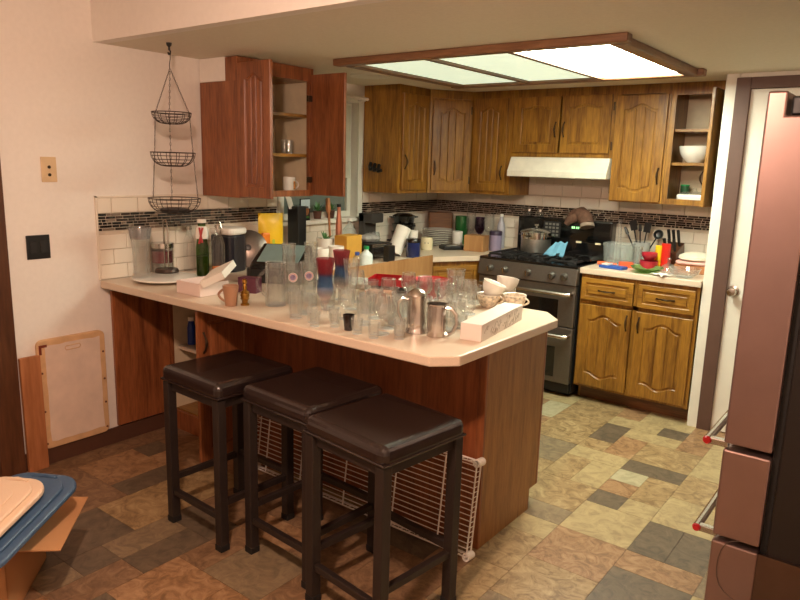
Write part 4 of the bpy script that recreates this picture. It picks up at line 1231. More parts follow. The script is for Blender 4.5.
def tote_lid(name, far, LD, tilt, w, d, mat, label, lift=0):
    L_ = Vector((LD[0]*math.cos(tilt), LD[1]*math.cos(tilt), math.sin(tilt))).normalized()
    W_ = Vector((LD[1], -LD[0], 0)).normalized()
    N_ = W_.cross(L_)
    if N_.z < 0: N_ = -N_
    Y_ = N_.cross(L_)
    c_ = Vector(far) - L_*(w/2) + N_*lift
    o = tag(empty(name), label, 'tote lid')
    o.matrix_world = Matrix(((L_.x, Y_.x, N_.x, c_.x), (L_.y, Y_.y, N_.y, c_.y), (L_.z, Y_.z, N_.z, c_.z), (0, 0, 0, 1)))
    MB().prism(rbox(w, d, 0, .085, 7), 0, .022).build('rim', mat, o, bevel=.008, seg=3)
    MB().prism(rbox(w*.84, d*.80, 0, .07, 7), .022, .034).build('raised_panel', mat, o, bevel=.008, seg=3)
    MB().prism(rbox(w*.60, d*.46, 0, .05, 7), .034, .040).build('center_panel', mat, o, bevel=.005, seg=2)
    for s in (-1, 1): MB().tube([(s*w*.445, -d*.16, .022), (s*w*.46, 0, .026), (s*w*.445, d*.16, .022)], .007, 6).build('rib', mat, o, smooth=True)
    return o
NV = plain('tote_blue', (66, 92, 122), .38, var=.04)
BG = plain('tote_beige', (226, 200, 174), .42, var=.03)
LD_ = Vector((-.50, .866))
tote_lid('tote_lid', on(50, 478, z=.375), LD_, R(9), .52, .29, NV, 'slate blue plastic tote lid tipped in the cardboard box')
tote_lid('tote_lid', on(24, 489, z=.38), LD_, R(9), .44, .25, BG, 'beige plastic tote lid resting on the blue lid', lift=.03)
tag(MB().prism(rbox(.26, .22, 0, .05, 6), 0, .17).build('blue_bin', plain('bin_navy', (30, 42, 78), .4), None, (.855, -4.125, .006), (0, 0, R(48.6)), bevel=.006), 'dark blue bin standing inside the cardboard box', 'bin')

# ================================================================ WINDOW over the sink
wn = struct(empty('window_1', (0, 0, 0)), 'white framed window over the sink with a pale roller blind')
Y0, Y1, Z0, Z1 = -1.80, -1.06, 1.16, 1.98
MB().box(0, .014, Y0-.05, Y0, Z0-.01, Z1+.05).box(0, .014, Y1, Y1+.05, Z0-.01, Z1+.05).box(0, .014, Y0, Y1, Z1, Z1+.05).build('window_casing', WHITEP, wn, bevel=.003)
MB().box(-.11, .05, Y0-.06, Y1+.05, Z0-.03, Z0-.001).build('window_sill', WHITEP, wn, bevel=.004)
MB().box(-.10, -.06, Y0, Y0+.04, Z0, Z1).box(-.10, -.06, Y1-.04, Y1, Z0, Z1).box(-.10, -.06, Y0+.04, Y1-.04, Z0, Z0+.04).box(-.10, -.06, Y0+.04, Y1-.04, Z1-.04, Z1).box(-.10, -.06, Y0+.04, Y1-.04, (Z0+Z1)/2-.015, (Z0+Z1)/2+.015).build('window_sash', WHITEP, wn)
MB().box(-.085, -.08, Y0+.04, Y1-.04, Z0+.04, Z1-.04).build('pane', plain('night_pane', (120, 128, 120), .08, coat=.5), wn)
MB().box(-.05, -.047, Y0+.02, Y1-.02, Z0+.28, Z1-.02).build('roller_blind', plain('blind', (206, 204, 188), .8), wn)
rod = tag(empty('curtain_rod', (.07, -1.43, 2.005)), 'white curtain rod above the window by the cabinets', 'curtain rod')
MB().tube([(0, -.40, 0), (0, .40, 0)], .011, 10).build('rod', WHITEPL, rod, smooth=True)
for y in (-.39, .36): MB().box(-.07, .005, y-.008, y+.008, -.018, .012).build('bracket', WHITEPL, rod)

# ================================================================ SMALL THINGS: helpers for things standing on a worktop
def can(name, p, r, h, mat, label, cat, lid=None, lh=.015, group=None, taper=1, rot=(0, 0, 0), lr=1.04):
    o = tag(empty(name, p, rot=rot), label, cat, group)
    MB().lathe([(0, 0), (r*.95, 0), (r, .004), (r*taper, h), (r*taper*.9, h), (0, h-.003)], 22).build('body', mat, o, smooth=True, ang=50)
    if lid: MB().lathe([(r*taper*lr, h), (r*taper*lr, h+lh*.8), (r*taper*.9*lr, h+lh), (0, h+lh)], 22).build('lid', lid, o, smooth=True, ang=50)
    return o
def sized(u, vt, wpx, x=None, y=None, z=CT):
    p = spot(u, z, x=x, y=y); k = ppm((p.x, p.y, z+.1))
    return p, top_z(p, vt)-z, wpx/k
# --- sink run, along the window
p, h, w = sized(271, 212, 20, x=.16)
yb = tag(empty('chip_bag', p, R(70)), 'yellow and orange snack bag standing behind the grill', 'bag')
vs = []; fs = []; NX, NZ = 8, 10
for s in (-1, 1):
    for j in range(NZ+1):
        for i in range(NX+1):
            a_, b_ = i/NX, j/NZ
            th = .035*(math.sin(math.pi*a_)**.6)*(math.sin(math.pi*min(1, max(0, b_)))**.5)
            vs.append(((a_-.5)*w*1.3, s*th, b_*h*.98))
for s in (0, 1):
    o_ = s*(NX+1)*(NZ+1)
    for j in range(NZ):
        for i in range(NX): fs.append((o_+j*(NX+1)+i, o_+j*(NX+1)+i+1, o_+(j+1)*(NX+1)+i+1, o_+(j+1)*(NX+1)+i))
MB().add(vs, fs).build('bag', YELLOW, yb, smooth=True)
MB().box(-w*.55, -w*.12, -.037, .037, h*.1, h*.62).build('orange_panel', ORANGE, yb, bevel=.01)
MB().box(-w*.05, w*.12, -.037, .037, h*.2, h*.5).build('green_patch', plain('lime', (190, 200, 60), .5), yb, bevel=.008)
p, h, w = sized(297, 203, 13, x=.10)
kb_ = tag(empty('utensil_block', p), 'tall black block with white-handled utensils by the window', 'utensil block')
MB().box(-.05, .05, -.04, .04, 0, h*.95).build('block', BLACKP, kb_, bevel=.008)
for k in range(4): MB().tube([(-.01, -.02-.012*k, h*.9), (-.005, -.055-.014*k, h*1.10+.008*k)], [.004, .006], 7).build('utensil_handle', WHITEPL, kb_, smooth=True)
p, h, w = sized(307.5, 199, 11, x=.06, z=1.16)
cd = tag(empty('picture_card', (.035, p.y, 1.16), R(90)), 'food picture card standing on the window sill', 'card')
MB().box(-.045, .045, -.004, .004, 0, h).build('card', BLACKP, cd)
MB().box(-.042, .042, -.0055, -.004, h*.55, h*.97).build('photo', plain('photo_sky', (196, 208, 214), .5), cd)
MB().lathe([(0, 0), (.032, 0), (.034, .001)], 18).build('photo_plate', plain('photo_food', (150, 96, 56), .5, var=.5, scale=50), cd, (0, -.0055, h*.45), (R(90), 0, 0))
MB().box(-.035, .035, -.006, -.004, h*.1, h*.18).build('photo_leaf', plain('photo_green', (70, 140, 50), .5), cd)
# plant in white pot
def plant(p, r, hp, hl, label, mat_pot, seed, n=16):
    o = tag(empty('potted_plant', p), label, 'plant')
    MB().lathe([(0, 0), (r*.8, 0), (r, hp), (r*.88, hp), (0, hp*.85)], 20).build('pot', mat_pot, o, smooth=True, ang=50)
    r_ = random.Random(seed)
    for k in range(n):
        a_ = k*2.4; l = hl*(.6+.5*r_.random()); t = .35+.8*r_.random()
        d_ = Vector((math.cos(a_)*math.sin(t), math.sin(a_)*math.sin(t), math.cos(t)))
        b0 = Vector((0, 0, hp*.9)); e = d_.cross(Vector((0, 0, 1))).normalized()*l*.13
        nrm = d_.cross(e).normalized()*.003
        MB().add([b0, b0+d_*l*.5+e, b0+d_*l, b0+d_*l*.5-e, b0+d_*l*.5+nrm], [(0, 1, 4), (1, 2, 4), (2, 3, 4), (3, 0, 4), (0, 3, 2, 1)]).build('leaf', plain('leaf_green', (72, 122, 62), .45), o)
p, h, w = sized(325, 238, 18, x=.30)
plant((p.x, p.y, CT), w/2, h, .07, 'small succulent in a white square-looking pot by the window', WHITE, 4)
for u, lb, sd in ((320, 'trailing green plant in a brown pot at the left of the sill', 1), (333, 'green sill plant in a brown pot near the copper ladle', 2)):
    q = on(u, 212, x=.01)
    plant((-.015, q.y, 1.16), .032, .055, .08, lb, plain('brown_pot', (84, 50, 36), .5), sd, 14)
# wooden spoon and pink bottle hanging at the window edge
p, h, w = sized(331, 198, 5, x=.22)
tag(MB().tube([(0, 0, 0), (.002, 0, h*.75), (0, 0, h*.8), (0, 0, h)], [.007, .008, .018, .014], 8).build('wooden_spoon', PINE, None, (p.x, p.y, CT), (R(2), R(-3), 0), smooth=True), 'long wooden spoon standing upright by the sink', 'spoon')
p, h, w = sized(338.5, 204, 7, x=.24)
bottle('copper_bottle', p, .022, h, plain('copper_pink', (196, 130, 104), .3, metal=.6), 'slim copper pink bottle beside the wooden spoon', cap=BLACKP)
p, h, w = sized(349, 218, 15, x=.20)
sb = bottle('dish_soap', p, w/2, h, PLASTC, 'clear dish soap bottle with a blue oval label', cap=WHITEPL, neck=.011, sx=1, liquid=plain('soap', (210, 220, 214), .3), lq=.8)
MB().lathe([(0, 0), (.026, 0), (.027, .001)], 18, sy=.65).build('label_oval', BLUE, sb, (w/2*.80+.006, -w/2*.62, h*.35), (R(90), 0, R(52)))
p, h, w = sized(348, 235, 24, x=.42)
boxthing('tissue_box', p, .10, w*1.05, h, plain('mustard_card', (206, 156, 62), .7), 'mustard cardboard box with grey panels by the sink', 'box', R(5))
for dy in (-.03, .03): pass
# white bowls beside
for u, vt, lb in ((321, 248, 'white bowl at the back of the sink ledge'), (336, 246, 'white bowl next to the mustard box')):
    p, h, w = sized(u, vt, 16, x=.52)
    lathe_obj('white_bowl', cup_prof(w*.3, w*.5, max(.05, h), .003, .006, belly=.006), WHITE, p, lb, 'bowl')
# coffee maker, toaster oven, kettle
p, h, w = sized(371, 213, 13, x=.14)
cm = tag(empty('coffee_maker', p), 'tall dark grey coffee maker behind the toaster oven', 'coffee maker')
MB().box(-.07, .05, -.07, .07, 0, .03).box(-.07, -.01, -.07, .07, .03, h).box(-.07, .06, -.07, .07, h-.07, h).build('housing', plain('charcoal', (60, 58, 56), .35), cm, bevel=.01)
MB().lathe(cup_prof(.035, .045, .11, .003, .005, .008), 20).build('carafe', PLASTC, cm, (.02, 0, .032), smooth=True)
p, h, w = sized(371, 242, 27, x=.36)
to = tag(empty('toaster_oven', p, R(90)), 'black toaster oven with a steel top trim', 'toaster oven')
MB().box(-w*.55, w*.55, -.10, .10, .01, h).build('housing', BLACKP, to, bevel=.008)
MB().box(-w*.55, w*.55, -.104, -.098, h*.78, h*.97).build('top_trim', STEEL, to, bevel=.003)
MB().box(-w*.5, w*.30, -.104, -.098, h*.12, h*.72).build('glass_door', BLACK, to, bevel=.003)
for z in (.3, .55): MB().lathe([(0, .014), (.010, .014), (.012, 0)], 12).build('dial', STEEL, to, (w*.44, -.10, h*z), (R(90), 0, 0))
for x in (-w*.45, w*.45):
    for y in (-.08, .08): MB().lathe([(0, 0), (.01, 0), (.01, .012)], 8).build('foot', BLACKM, to, (x, y, 0))
hto = h
q = (p.x, p.y, CT+hto)
pk = tag(empty('foil_bag', (p.x-.02, p.y, CT+hto+.001), R(75)), 'crumpled grey bag lying on the toaster oven', 'bag')
MB().lathe([(0, 0), (.055, .004), (.07, .022), (.05, .045), (.015, .055), (0, .056)], 11, sx=1.3, sy=.8).build('bag', plain('bag_grey', (150, 148, 144), .4, var=.3, scale=30, bump=.4), pk)
# green-cap jug
p, h, w = sized(366, 246, 12, x=.58)
jg = bottle('milk_jug', p, w*.55, h, plain('jug_white', (214, 228, 226), .4), 'white plastic jug with a green cap by the plywood front', cap=GREEN, neck=.014, body=.5)
p, h, w = sized(357, 252, 9, x=.58)
bottle('water_bottle', p, w*.5, h, PLASTC, 'small clear bottle with a blue cap beside the green-capped jug', cap=BLUE, neck=.012, body=.55)
# leaning paper towel roll and dark coffee bag
p, h, w = sized(394, 232, 15, x=.44)
pr_ = tag(empty('paper_towel_roll', (p.x, p.y, CT+.02), rot=(R(-24), R(6), 0)), 'white paper towel roll tipped against the dark jar', 'paper towel')
MB().lathe([(.018, 0), (.052, 0), (.052, .20), (.018, .20), (.018, 0)], 26).build('roll', PAPER, pr_, smooth=True, ang=40)
MB().lathe([(.016, -.001), (.018, -.001), (.018, .201), (.016, .201), (.016, -.001)], 16).build('core', CARD, pr_, smooth=True, ang=40)
p, h, w = sized(389, 245, 12, x=.58)
bg_ = boxthing('coffee_bag', p, .05, w, h*.98, BLACKP, 'small black coffee bag with white print in front of the towel roll', 'bag', R(8), bevel=.008)
p, h, w = sized(413, 238, 15, x=.56)
can('ginger_jar', p, w*.48, h*.78, NAVY, 'dark navy glazed jar with a black lid', 'jar', BLACK, h*.2, taper=1)
p, h, w = sized(412, 230, 11, x=.42)
can('white_canister', p, w*.5, h*.9, WHITEPL, 'white capped plastic jar behind the navy jar', 'jar', WHITEPL, .015)
# --- corner
p, h, w = sized(427, 237, 15, x=.60)
p = on(427, 250, z=CT)
cmug = can('cream_canister', (p.x-.02, p.y+.02, CT), .047, .095, CREAM, 'cream ceramic canister with two small dots on its front', 'canister')
for s in (-.012, .012):
    a_ = math.atan2(CY-p.y, CX-p.x)+s/.047
    MB().lathe([(0, .002), (.004, .001), (.004, 0)], 8).build('dot', BLACKM, cmug, (.0472*math.cos(a_), .0472*math.sin(a_), .055), (0, R(90), a_))
p = on(437, 246, z=CT); p = Vector((p.x-.06, p.y+.09, CT))
for k in range(9):
    tag(MB().lathe([(0, .0), (.08, .0), (.124, .009), (.126, .0125), (.122, .0138), (.08, .006), (0, .006)], 28).build('plate', WHITE, None, (p.x, p.y, CT+.0145*k), smooth=True), 'white dinner plate in the corner stack', 'plate', 'stack of white plates in the corner')
stk = spot(403, CT, x=.13)
for k in range(4):
    r0 = .10-.004*k
    o = tag(empty('black_pan', (stk.x, stk.y, CT+.062*k), R(30+70*k)), 'black nonstick saucepan in the stack below the wall cabinet', 'pan', 'stacked black pans')
    MB().lathe([(0, 0), (r0*.9, 0), (r0, .055), (r0+.004, .058), (r0-.004, .056), (r0*.86, .004), (0, .004)], 26).build('body', BLACK, o, smooth=True, ang=50)
    if k == 3: MB().lathe([(r0, .058), (r0*.6, .075), (0, .08)], 26).build('lid', BLACK, o, smooth=True)
    for s in (0, 180): MB().tube([(r0, -.02, .045), (r0+.025, -.015, .048), (r0+.025, .015, .048), (r0, .02, .045)], .005, 6).build('handle', BLACKP, o, (0, 0, 0), (0, 0, R(s)), smooth=True)
p, h, w = sized(437, 209, 24, y=-.14)
bxw = boxthing('bread_box', (.135, -.135, CT), .20, .11, h*.92, OAKDH, 'dark wooden box tucked in the corner behind the plates', 'box', R(40), bevel=.01)
p, h, w = sized(457, 231, 10, y=-.34)
can('salt_canister', p, w*.5, h*.9, WHITEPL, 'white salt canister beside the plate stack', 'canister', WHITEPL, .012)
p, h, w = sized(461, 216, 12, y=-.09)
lathe_obj('green_bowl', cup_prof(w*.3, w*.55, h, .004, .01, .012), plain('green_glaze', (34, 96, 44), .25, coat=.4), p, 'deep green glass vase in front of the tiles', 'vase')
for u, vt, m_, lb in ((470, 213, GLASS, 'clear goblet on the corner worktop beside the green vase'), (479, 217, GLASSP, 'purple goblet near the tissue box on the corner worktop'), (488, 214, GLASS, 'clear goblet behind the purple jar on the corner worktop')):
    p, h, w = sized(u, vt, 11, y=-.13)
    lathe_obj('goblet', wine_prof(.035, .006, h*.4, .042, .038, h), m_, p, lb, 'glass')
p, h, w = sized(451, 244, 27, y=-.60)
p = on(450, 250, z=CT); p = Vector((p.x-.02, p.y+.06, CT))
kt = tag(empty('kitchen_scale', p, R(55)), 'flat black kitchen scale at the worktop front by the corner', 'scale')
MB().box(-.09, .09, -.06, .06, 0, .028).build('base', BLACKP, kt, bevel=.006)
MB().box(-.075, .05, -.055, .055, .028, .036).build('platform', DSTEEL, kt, bevel=.003)
p = on(465, 250, z=CT)
tag(MB().lathe([(0, 0), (.012, 0), (.016, .014), (.008, .022), (.012, .034), (.006, .045), (0, .048)], 12).build('figurine', plain('coral', (226, 130, 112), .4), None, (p.x, p.y, CT), smooth=True), 'tiny coral pink figurine beside the tissue box', 'ornament')
p, h, w = sized(476, 235, 30, y=-.42)
tw_ = boxthing('wooden_tissue_box', (p.x, p.y, CT), .16, .12, h, PLY, 'light wood tissue box left of the stove', 'box', R(8), bevel=.004)
tb_ = p
p, h, w = sized(495, 231, 13, y=-.30)
can('purple_jar', p, w*.48, h*.8, plain('lilac', (150, 140, 168), .4), 'lilac jar with a dark purple lid left of the stove', 'jar', plain('dark_purple', (54, 42, 66), .4), h*.2)
p, h, w = sized(500, 214, 8, y=-.10)
bottle('spray_bottle', p, w*.5, h, plain('grey_lilac', (178, 176, 186), .4), 'slim pale spray bottle against the tiles beside the stove', cap=WHITEPL)
# napkin loop
p, h, w = sized(503, 226, 5, y=-.2)

# ================================================================ ON THE STOVE
ZG = .9375
gp = on(534, 252, z=ZG)
po = tag(empty('stock_pot', (gp.x, gp.y+.02, ZG), R(-10)), 'stainless stock pot with glass lid on the left front burner', 'pot')
PB = plain('brushed_pot', (176, 172, 164), .4, metal=.9, var=.1, scale=60)
MB().lathe([(0, 0), (.105, 0), (.11, .008), (.11, .10), (.108, .10), (0, .095)], 32).build('body', PB, po, smooth=True, ang=40)
MB().lathe([(.108, .10), (.112, .102), (.112, .142), (.118, .145), (.118, .150), (.108, .15)], 32).build('steamer_band', CHROME, po, smooth=True, ang=40)
MB().lathe([(.118, .150), (.11, .158), (.07, .172), (.02, .180), (0, .181)], 32).build('lid', plain('lid_steel', (196, 198, 192), .2, metal=.9, var=.02), po, smooth=True)
MB().lathe([(.008, .178), (.008, .19), (.018, .196), (.018, .206), (0, .209)], 16).build('lid_knob', CHROME, po, smooth=True)
for s in (90, 270, 0): MB().tube([(.110, -.032, .122), (.135, -.028, .125), (.138, 0, .126), (.135, .028, .125), (.110, .032, .122)], .005, 7).build('handle', CHROME, po, rot=(0, 0, R(s-90)), smooth=True)
for u, lb in ((529, 'small glass salt shaker on the stove backguard'), (540, 'small glass pepper shaker on the stove backguard')):
    q = spot(u, 1.185, y=-.06)
    sh_ = tag(empty('shaker', (q.x, q.y, 1.1855)), lb, 'shaker')
    MB().lathe([(0, 0), (.024, 0), (.03, .018), (.024, .036)], 14).build('body', GLASSF, sh_, smooth=True)
    MB().lathe([(.025, .036), (.024, .052), (0, .06)], 14).build('cap', STEEL, sh_, smooth=True)
# oven mitt over the backguard
q = spot(583, 1.185, y=-.06)
mt_ = tag(empty('oven_mitt', (q.x, q.y, 1.1855), rot=(R(8), R(6), R(-20))), 'brown quilted oven mitt slumped on the stove backguard', 'oven mitt')
mv = MB()
mv.tube([(-.10, -.055, -.055), (-.085, -.055, -.02), (-.045, -.035, .03), (.01, -.03, .048), (.06, -.04, .03), (.095, -.055, -.01)], [.02, .038, .05, .056, .055, .05], 14)
mv.tube([(-.01, -.05, .03), (-.045, -.095, -.0), (-.06, -.11, -.03)], [.045, .034, .02], 10)
mv.build('mitt', plain('brown_quilt', (104, 74, 58), .95, var=.25, scale=40, bump=.6), mt_, smooth=True)
MB().tube([(.093, -.054, -.006), (.104, -.062, -.028)], [.052, .054], 14).build('cuff', plain('cuff_grey', (150, 132, 116), .9), mt_, smooth=True)
# black griddle pan on the right burners with a blue cloth
g2 = spot(577, ZG, y=-.42)
gd_ = tag(empty('griddle_pan', (g2.x, g2.y+.06, ZG), R(-4)), 'square black griddle pan with raised back on the right burners', 'pan')
MB().prism(rbox(.26, .26, 0, .03), 0, .008).build('base', BLACK, gd_)
MB().box(-.13, .13, .118, .128, 0, .10).box(-.13, -.12, -.12, .12, 0, .03).box(.12, .13, -.12, .12, 0, .03).build('wall', BLACK, gd_, bevel=.004)
for x in (-.08, .07): MB().box(x-.02, x+.02, .106, .118, .092, .106).build('clip', CREAM, gd_, bevel=.002)
MB().tube([(0, -.13, .01), (0, -.2, .02), (0, -.235, .022)], .01, 8).build('handle', BLACKP, gd_, smooth=True)
q = spot(553, ZG, y=-.44)
cl_ = MB(); NX, NZ = 10, 8; vs = []; fs = []
for j in range(NZ+1):
    for i in range(NX+1):
        a_, b_ = i/NX, j/NZ
        vs.append(((a_-.5)*.12*(1.2-.5*b_)+.05*b_, (b_-.3)*.05+.008*math.sin(a_*9), .005+b_*.095+.006*math.sin(a_*11+b_*3)))
for j in range(NZ):
    for i in range(NX): fs.append((j*(NX+1)+i, j*(NX+1)+i+1, (j+1)*(NX+1)+i+1, (j+1)*(NX+1)+i))
o = cl_.add(vs, fs).build('blue_cloth', plain('sky_cloth', (104, 160, 188), .85, var=.1), None, (q.x+.0, q.y, ZG+.002), (0, 0, R(15)), smooth=True)
sm = o.modifiers.new('thick', 'SOLIDIFY'); sm.thickness = .004
tag(o, 'sky blue cloth draped against the griddle pan', 'cloth')

# ================================================================ RIGHT WORKTOP
p, h, w = sized(607, 229, 30, y=-.20)
p.x = 1.722; p.y = -.25
st_ = tag(empty('plastic_bin', (p.x, p.y, CT), R(0)), 'clear plastic tub holding a grater right of the stove', 'tub')
pol = rbox(.20, .16, 0, .04)
n = len(pol)
MB().add([(x*.85, y*.85, 0) for x, y in pol]+[(x, y, h*.62) for x, y in pol]+[(x*.97, y*.97, h*.62) for x, y in pol]+[(x*.82, y*.82, .006) for x, y in pol], [tuple(range(n))]+[(k*n+i, k*n+(i+1) % n, (k+1)*n+(i+1) % n, (k+1)*n+i) for k in range(3) for i in range(n)]+[tuple(range(3*n, 4*n))]).build('tub', PLASTC, st_, smooth=True, ang=40)
q = Vector((p.x, p.y, 0))
tag(MB().tube([(0, 0, 0), (.0, .01, .10), (.005, .02, .17), (.006, .022, .30)], [.02, .018, .012, .016], 10).build('glass_baster', GLASSF, None, (q.x, q.y, CT+.008), (R(-4), R(-6), 0), smooth=True), 'upright clear glass stirrer in the plastic tub', 'utensil')
p, h, w = sized(640, 235, 18, y=-.12)
cr_ = tag(empty('utensil_crock', p), 'clear glass crock full of black cooking utensils', 'utensil crock')
MB().lathe(cup_prof(.055, .058, .15, .004, .01), 24).build('crock', thin_glass('crock_glass', (.8, .82, .8), 1.2, .05, .25), cr_, smooth=True, ang=50)
for k, (dx, dy, ln, tip) in enumerate(((-.05, 0, .30, 's'), (-.02, .02, .28, 'h'), (.02, 0, .29, 's'), (.075, .01, .24, 'l'), (-.085, .01, .25, 'h'))):
    e = Vector((dx*1.6, dy, ln))
    MB().tube([(dx*.1, dy*.5, .012), tuple(e*.55), tuple(e*.8)], .005, 6).build('utensil_handle', BLACKP, cr_, smooth=True)
    if tip == 's': MB().box(-.024, .024, -.002, .002, -.03, .04).build('spatula_head', BLACKP, cr_, tuple(e*.86), (0, math.atan2(e.x, e.z), 0), bevel=.001)
    elif tip == 'l': MB().lathe([(0, -.02), (.026, -.012), (.034, .006), (.03, .006), (.02, -.008), (0, -.014)], 18).build('ladle_bowl', BLACKP, cr_, tuple(e*.88), (R(75), 0, 0), smooth=True)
    else: MB().tube([tuple(e*.8), tuple(e*.98)], [.012, .009], 8).build('spoon_head', BLACKP, cr_, smooth=True)
p, h, w = sized(673, 232, 18, y=-.14)
kn = tag(empty('knife_block', (p.x, p.y, CT), R(-5)), 'slanted wooden knife block with black handles', 'knife block')
vv = [(-.05, -.08, 0), (.05, -.08, 0), (.05, .07, 0), (-.05, .07, 0), (-.05, -.11, .11), (.05, -.11, .11), (.05, .03, .17), (-.05, .03, .17)]
MB().add(vv, [(0, 3, 2, 1), (4, 5, 6, 7), (0, 1, 5, 4), (1, 2, 6, 5), (2, 3, 7, 6), (3, 0, 4, 7)]).build('block', DKWOOD, kn, bevel=.004)
for i in range(3):
    for j in range(2):
        b0 = Vector((-.032+.032*i, -.085+.07*j, .122+.03*j)); d_ = Vector((0, -.42, .9)).normalized()
        MB().tube([tuple(b0-d_*.01), tuple(b0+d_*.04), tuple(b0+d_*(.085+.03*j))], [.008, .010, .011], 8).build('knife_handle', BLACKP, kn, smooth=True)
# dish stack with cloth at the right end
p, h, w = sized(694, 240, 30, y=-.24)
xs_ = min(p.x, 2.262)
bxr = boxthing('cutting_board_box', (xs_, p.y, CT), .20, .22, .055, PINE, 'small tan crate at the right end of the worktop', 'box', 0, bevel=.004)
tag(MB().prism(rbox(.215, .24, 0, .05), 0, .018).build('pink_board', plain('pink_plastic', (226, 176, 166), .5), None, (xs_, p.y, CT+.0555), (0, 0, R(4)), bevel=.006), 'thin pink cutting board on the tan crate', 'cutting board')
tag(MB().lathe([(0, 0), (.085, .002), (.104, .012), (.10, .03), (.06, .05), (.02, .056), (0, .056)], 26, sx=1, sy=1).build('dish_towel', plain('towel_white', (224, 216, 196), .9, var=.06, bump=.4, scale=30), None, (xs_, p.y, CT+.074), smooth=True), 'folded cream dish towel heaped on the pink board', 'towel')
# red bowls
p = spot(648, CT, y=-.42)
tag(MB().lathe(cup_prof(.052, .058, .065, .003, .006), 24).build('red_bowl', plain('cherry_red', (176, 34, 52), .3, coat=.3), None, (p.x, p.y, CT), smooth=True, ang=50), 'straight red dish under the smaller red bowl', 'bowl')
tag(MB().lathe(cup_prof(.028, .05, .052, .003, .006, .006), 24).build('red_bowl', plain('cherry_red', (176, 34, 52), .3), None, (p.x, p.y, CT+.0655), smooth=True, ang=50), 'small red bowl nested on the straight red dish', 'bowl')
for u, vt, w_, m_, lb, y_ in ((657, 245, 7, YELLOW, 'slim yellow spice tin beside the red bowls', -.34), (664, 243, 9, plain('tomato_red', (210, 40, 30), .35), 'tall red tin beside the yellow tin', -.33)):
    p, h, w = sized(u, vt, w_, y=y_)
    can('spice_tin', p, w*.5, h*.93, m_, lb, 'tin', m_, .008)
p, h, w = sized(636, 246, 10, y=-.40)
lathe_obj('clear_tumbler', cup_prof(w*.42, w*.5, h, .003, .012), GLASSF, p, 'clear tumbler between the utensil crock and the red dish', 'glass')
# green leaf dish
p = spot(645, CT, y=-.56)
lathe_obj('green_dish', [(0, 0), (.04, 0), (.08, .02), (.105, .036), (.102, .038), (.075, .024), (.035, .006), (0, .006)], thin_glass('green_dish_glass', (.42, .62, .3), 1.1, .1, .35, (.3, .45, .16)), (p.x, p.y+.03, CT), 'shallow green glass dish at the worktop front', 'dish', seg=28)
# blue tray with odds and ends
p = spot(613, CT, y=-.52)
bt_ = tag(empty('blue_tray', (p.x, p.y, CT), R(-8)), 'flat blue tray of odds and ends right of the stove', 'tray')
MB().box(-.085, .085, -.04, .04, 0, .02).build('tray', BLUE, bt_, bevel=.005)
MB().box(-.07, -.02, -.03, .03, .02, .03).build('paper_slip', WHITEPL, bt_, bevel=.002)
p = spot(626, CT, y=-.40)
tag(MB().prism(rbox(.10, .07, 0, .015), 0, .035).build('orange_sponge', plain('orange_red', (232, 92, 48), .7, bump=.3, scale=60), None, (p.x, p.y, CT), (R(0), 0, R(20)), bevel=.004), 'orange red sponge block behind the blue tray', 'sponge')
p = spot(603, CT, y=-.42)
tag(MB().tube([(-.06, 0, 0), (-.02, .01, .0), (.03, 0, .0), (.07, .012, .0)], [.012, .013, .012, .01], 8).build('toy_tool', plain('orange_grip', (214, 96, 40), .4), None, (p.x+.02, p.y, CT+.013), smooth=True), 'orange handled tool lying behind the blue tray', 'tool')
# clear glass dishes and juicer
p = spot(684, CT, y=-.54)
lathe_obj('glass_dish', [(0, 0), (.05, 0), (.085, .03), (.095, .055), (.092, .055), (.08, .03), (.045, .006), (0, .006)], GLASSF, (min(p.x, 2.27), p.y, CT), 'wide clear glass pie dish at the worktop front', 'dish', seg=28)
p = spot(668, CT, y=-.48)
lathe_obj('glass_dome', [(0, 0), (.06, 0), (.062, .006), (.055, .03), (.035, .055), (.012, .066), (.009, .08), (.014, .09), (.010, .10), (0, .104)], GLASSF, (p.x, p.y, CT), 'clear glass butter dome beside the green dish', 'dome', seg=24)
p = spot(661, CT, y=-.60)
o = MB()
vs = []; fs = []
for j in range(7):
    for i in range(9): vs.append(((i/8-.5)*.11, (j/6-.5)*.09, .006+.010*abs(math.sin(i*.9+j*.7))))
for j in range(6):
    for i in range(8): fs.append((j*9+i, j*9+i+1, (j+1)*9+i+1, (j+1)*9+i))
o = o.add(vs, fs).build('paper_napkin', PAPER, None, (p.x, p.y, CT), (0, 0, R(-25)), smooth=True)
sm = o.modifiers.new('thick', 'SOLIDIFY'); sm.thickness = .003
tag(o, 'crumpled white paper napkin beside the green dish', 'napkin')

# ================================================================ DISHES IN THE CABINETS
cx0 = 2.006; yb_ = -.19
ZS = [ZU+.0165, ZU+.2685, ZU+.4785]
lathe_obj('mixing_bowl', cup_prof(.052, .102, .105, .004, .008, .014), WHITE, (cx0+.14, -.19, ZS[1]), 'large white mixing bowl on the middle shelf of the open cabinet', 'bowl', seg=28)
lathe_obj('white_dish', cup_prof(.025, .04, .035, .003, .006, .004), WHITE, (cx0+.285, -.25, ZS[1]), 'small white dish beside the mixing bowl', 'dish')
cs_ = tag(empty('casserole', (cx0+.165, -.21, ZS[0])), 'white covered casserole on the bottom shelf of the open cabinet', 'casserole')
MB().prism(rbox(.20, .14, 0, .04), 0, .05).build('dish', WHITE, cs_, bevel=.008)
MB().lathe([(.10, .05), (.08, .064), (.02, .07), (.012, .08), (.014, .09), (0, .092)], 24, sy=.7).build('lid', GLASSF, cs_, smooth=True)
boxthing('blue_tub', (cx0+.292, -.25, ZS[0]), .055, .08, .04, plain('sky_plastic', (90, 150, 200), .4), 'small sky blue tub beside the casserole', 'tub', 0, .006)
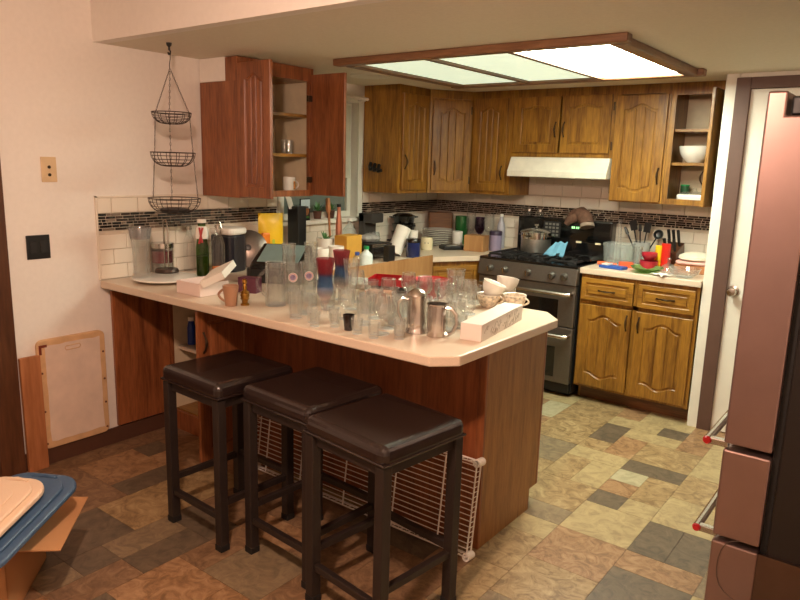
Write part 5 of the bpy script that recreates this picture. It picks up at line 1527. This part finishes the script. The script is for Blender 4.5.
can('green_tin', (cx0+.07, -.09, ZS[0]), .028, .10, plain('dark_green', (40, 84, 52), .4), 'dark green tin at the back of the bottom shelf', 'tin', GREEN, .01)
# near left cabinet: face towards +x
yc = -1.98
ZN = [ZU+.0165, ZU+.2535]
pm = on(289, 189, x=.20)
mg = mug('picture_mug', (.21, on(289, 189, x=.21).y, ZN[0]), .038, .040, .095, WHITE, 'white mug with an orange picture in the open wall cabinet', rz=R(75), out=.03)
a_ = math.atan2(CY+1.98, CX-.21)
vs = []
for j in (0, 1):
    for i in range(5):
        t = a_-.55+1.1*i/4; vs.append((.0402*math.cos(t), .0402*math.sin(t), .02+.05*j))
MB().add(vs, [(i, i+1, 6+i, 5+i) for i in range(4)]).build('picture', plain('picture_orange', (214, 150, 80), .5, var=.5, scale=60), mg)
for k, (u, hh, r) in enumerate(((284, .085, .022), (290, .08, .022), (292, .15, .020), (287, .08, .022))):
    q = on(u, 152, x=(.16, .22, .15, .25)[k])
    yq = q.y
    if k == 2: lathe_obj('cabinet_goblet', wine_prof(.024, .004, .06, .022, .018, hh), GLASS, (.12, yq, ZN[1]), 'slender stemmed glass on the shelf of the near wall cabinet', 'glass')
    else: lathe_obj('juice_glass', cup_prof(.018, r, hh, .002, .008), GLASSF, ((.16, .22, 0, .265)[k], yq, ZN[1]), 'small juice glass on the shelf of the near wall cabinet', 'glass', 'juice glasses in the near wall cabinet')
# in the peninsula cupboard
for k, (u, lb) in enumerate(((178, 'blue and white detergent bottle by the cupboard wall'), (185, 'blue and white detergent bottle in the middle of the cupboard shelf'), (192, 'blue and white detergent bottle by the cupboard door'))):
    q = spot(u, .489, y=-2.60)
    bottle('detergent_bottle', (q.x, q.y, .4885), .024, .19-.015*k, plain('deep_blue', (30, 62, 150), .35), lb, cap=WHITEPL, neck=.014, body=.62)
q = spot(186, .117, y=-2.5)
can('red_tin', (q.x, q.y, .1165), .05, .15, RED, 'red tin on the floor of the peninsula cupboard', 'tin', WHITEPL, .012)
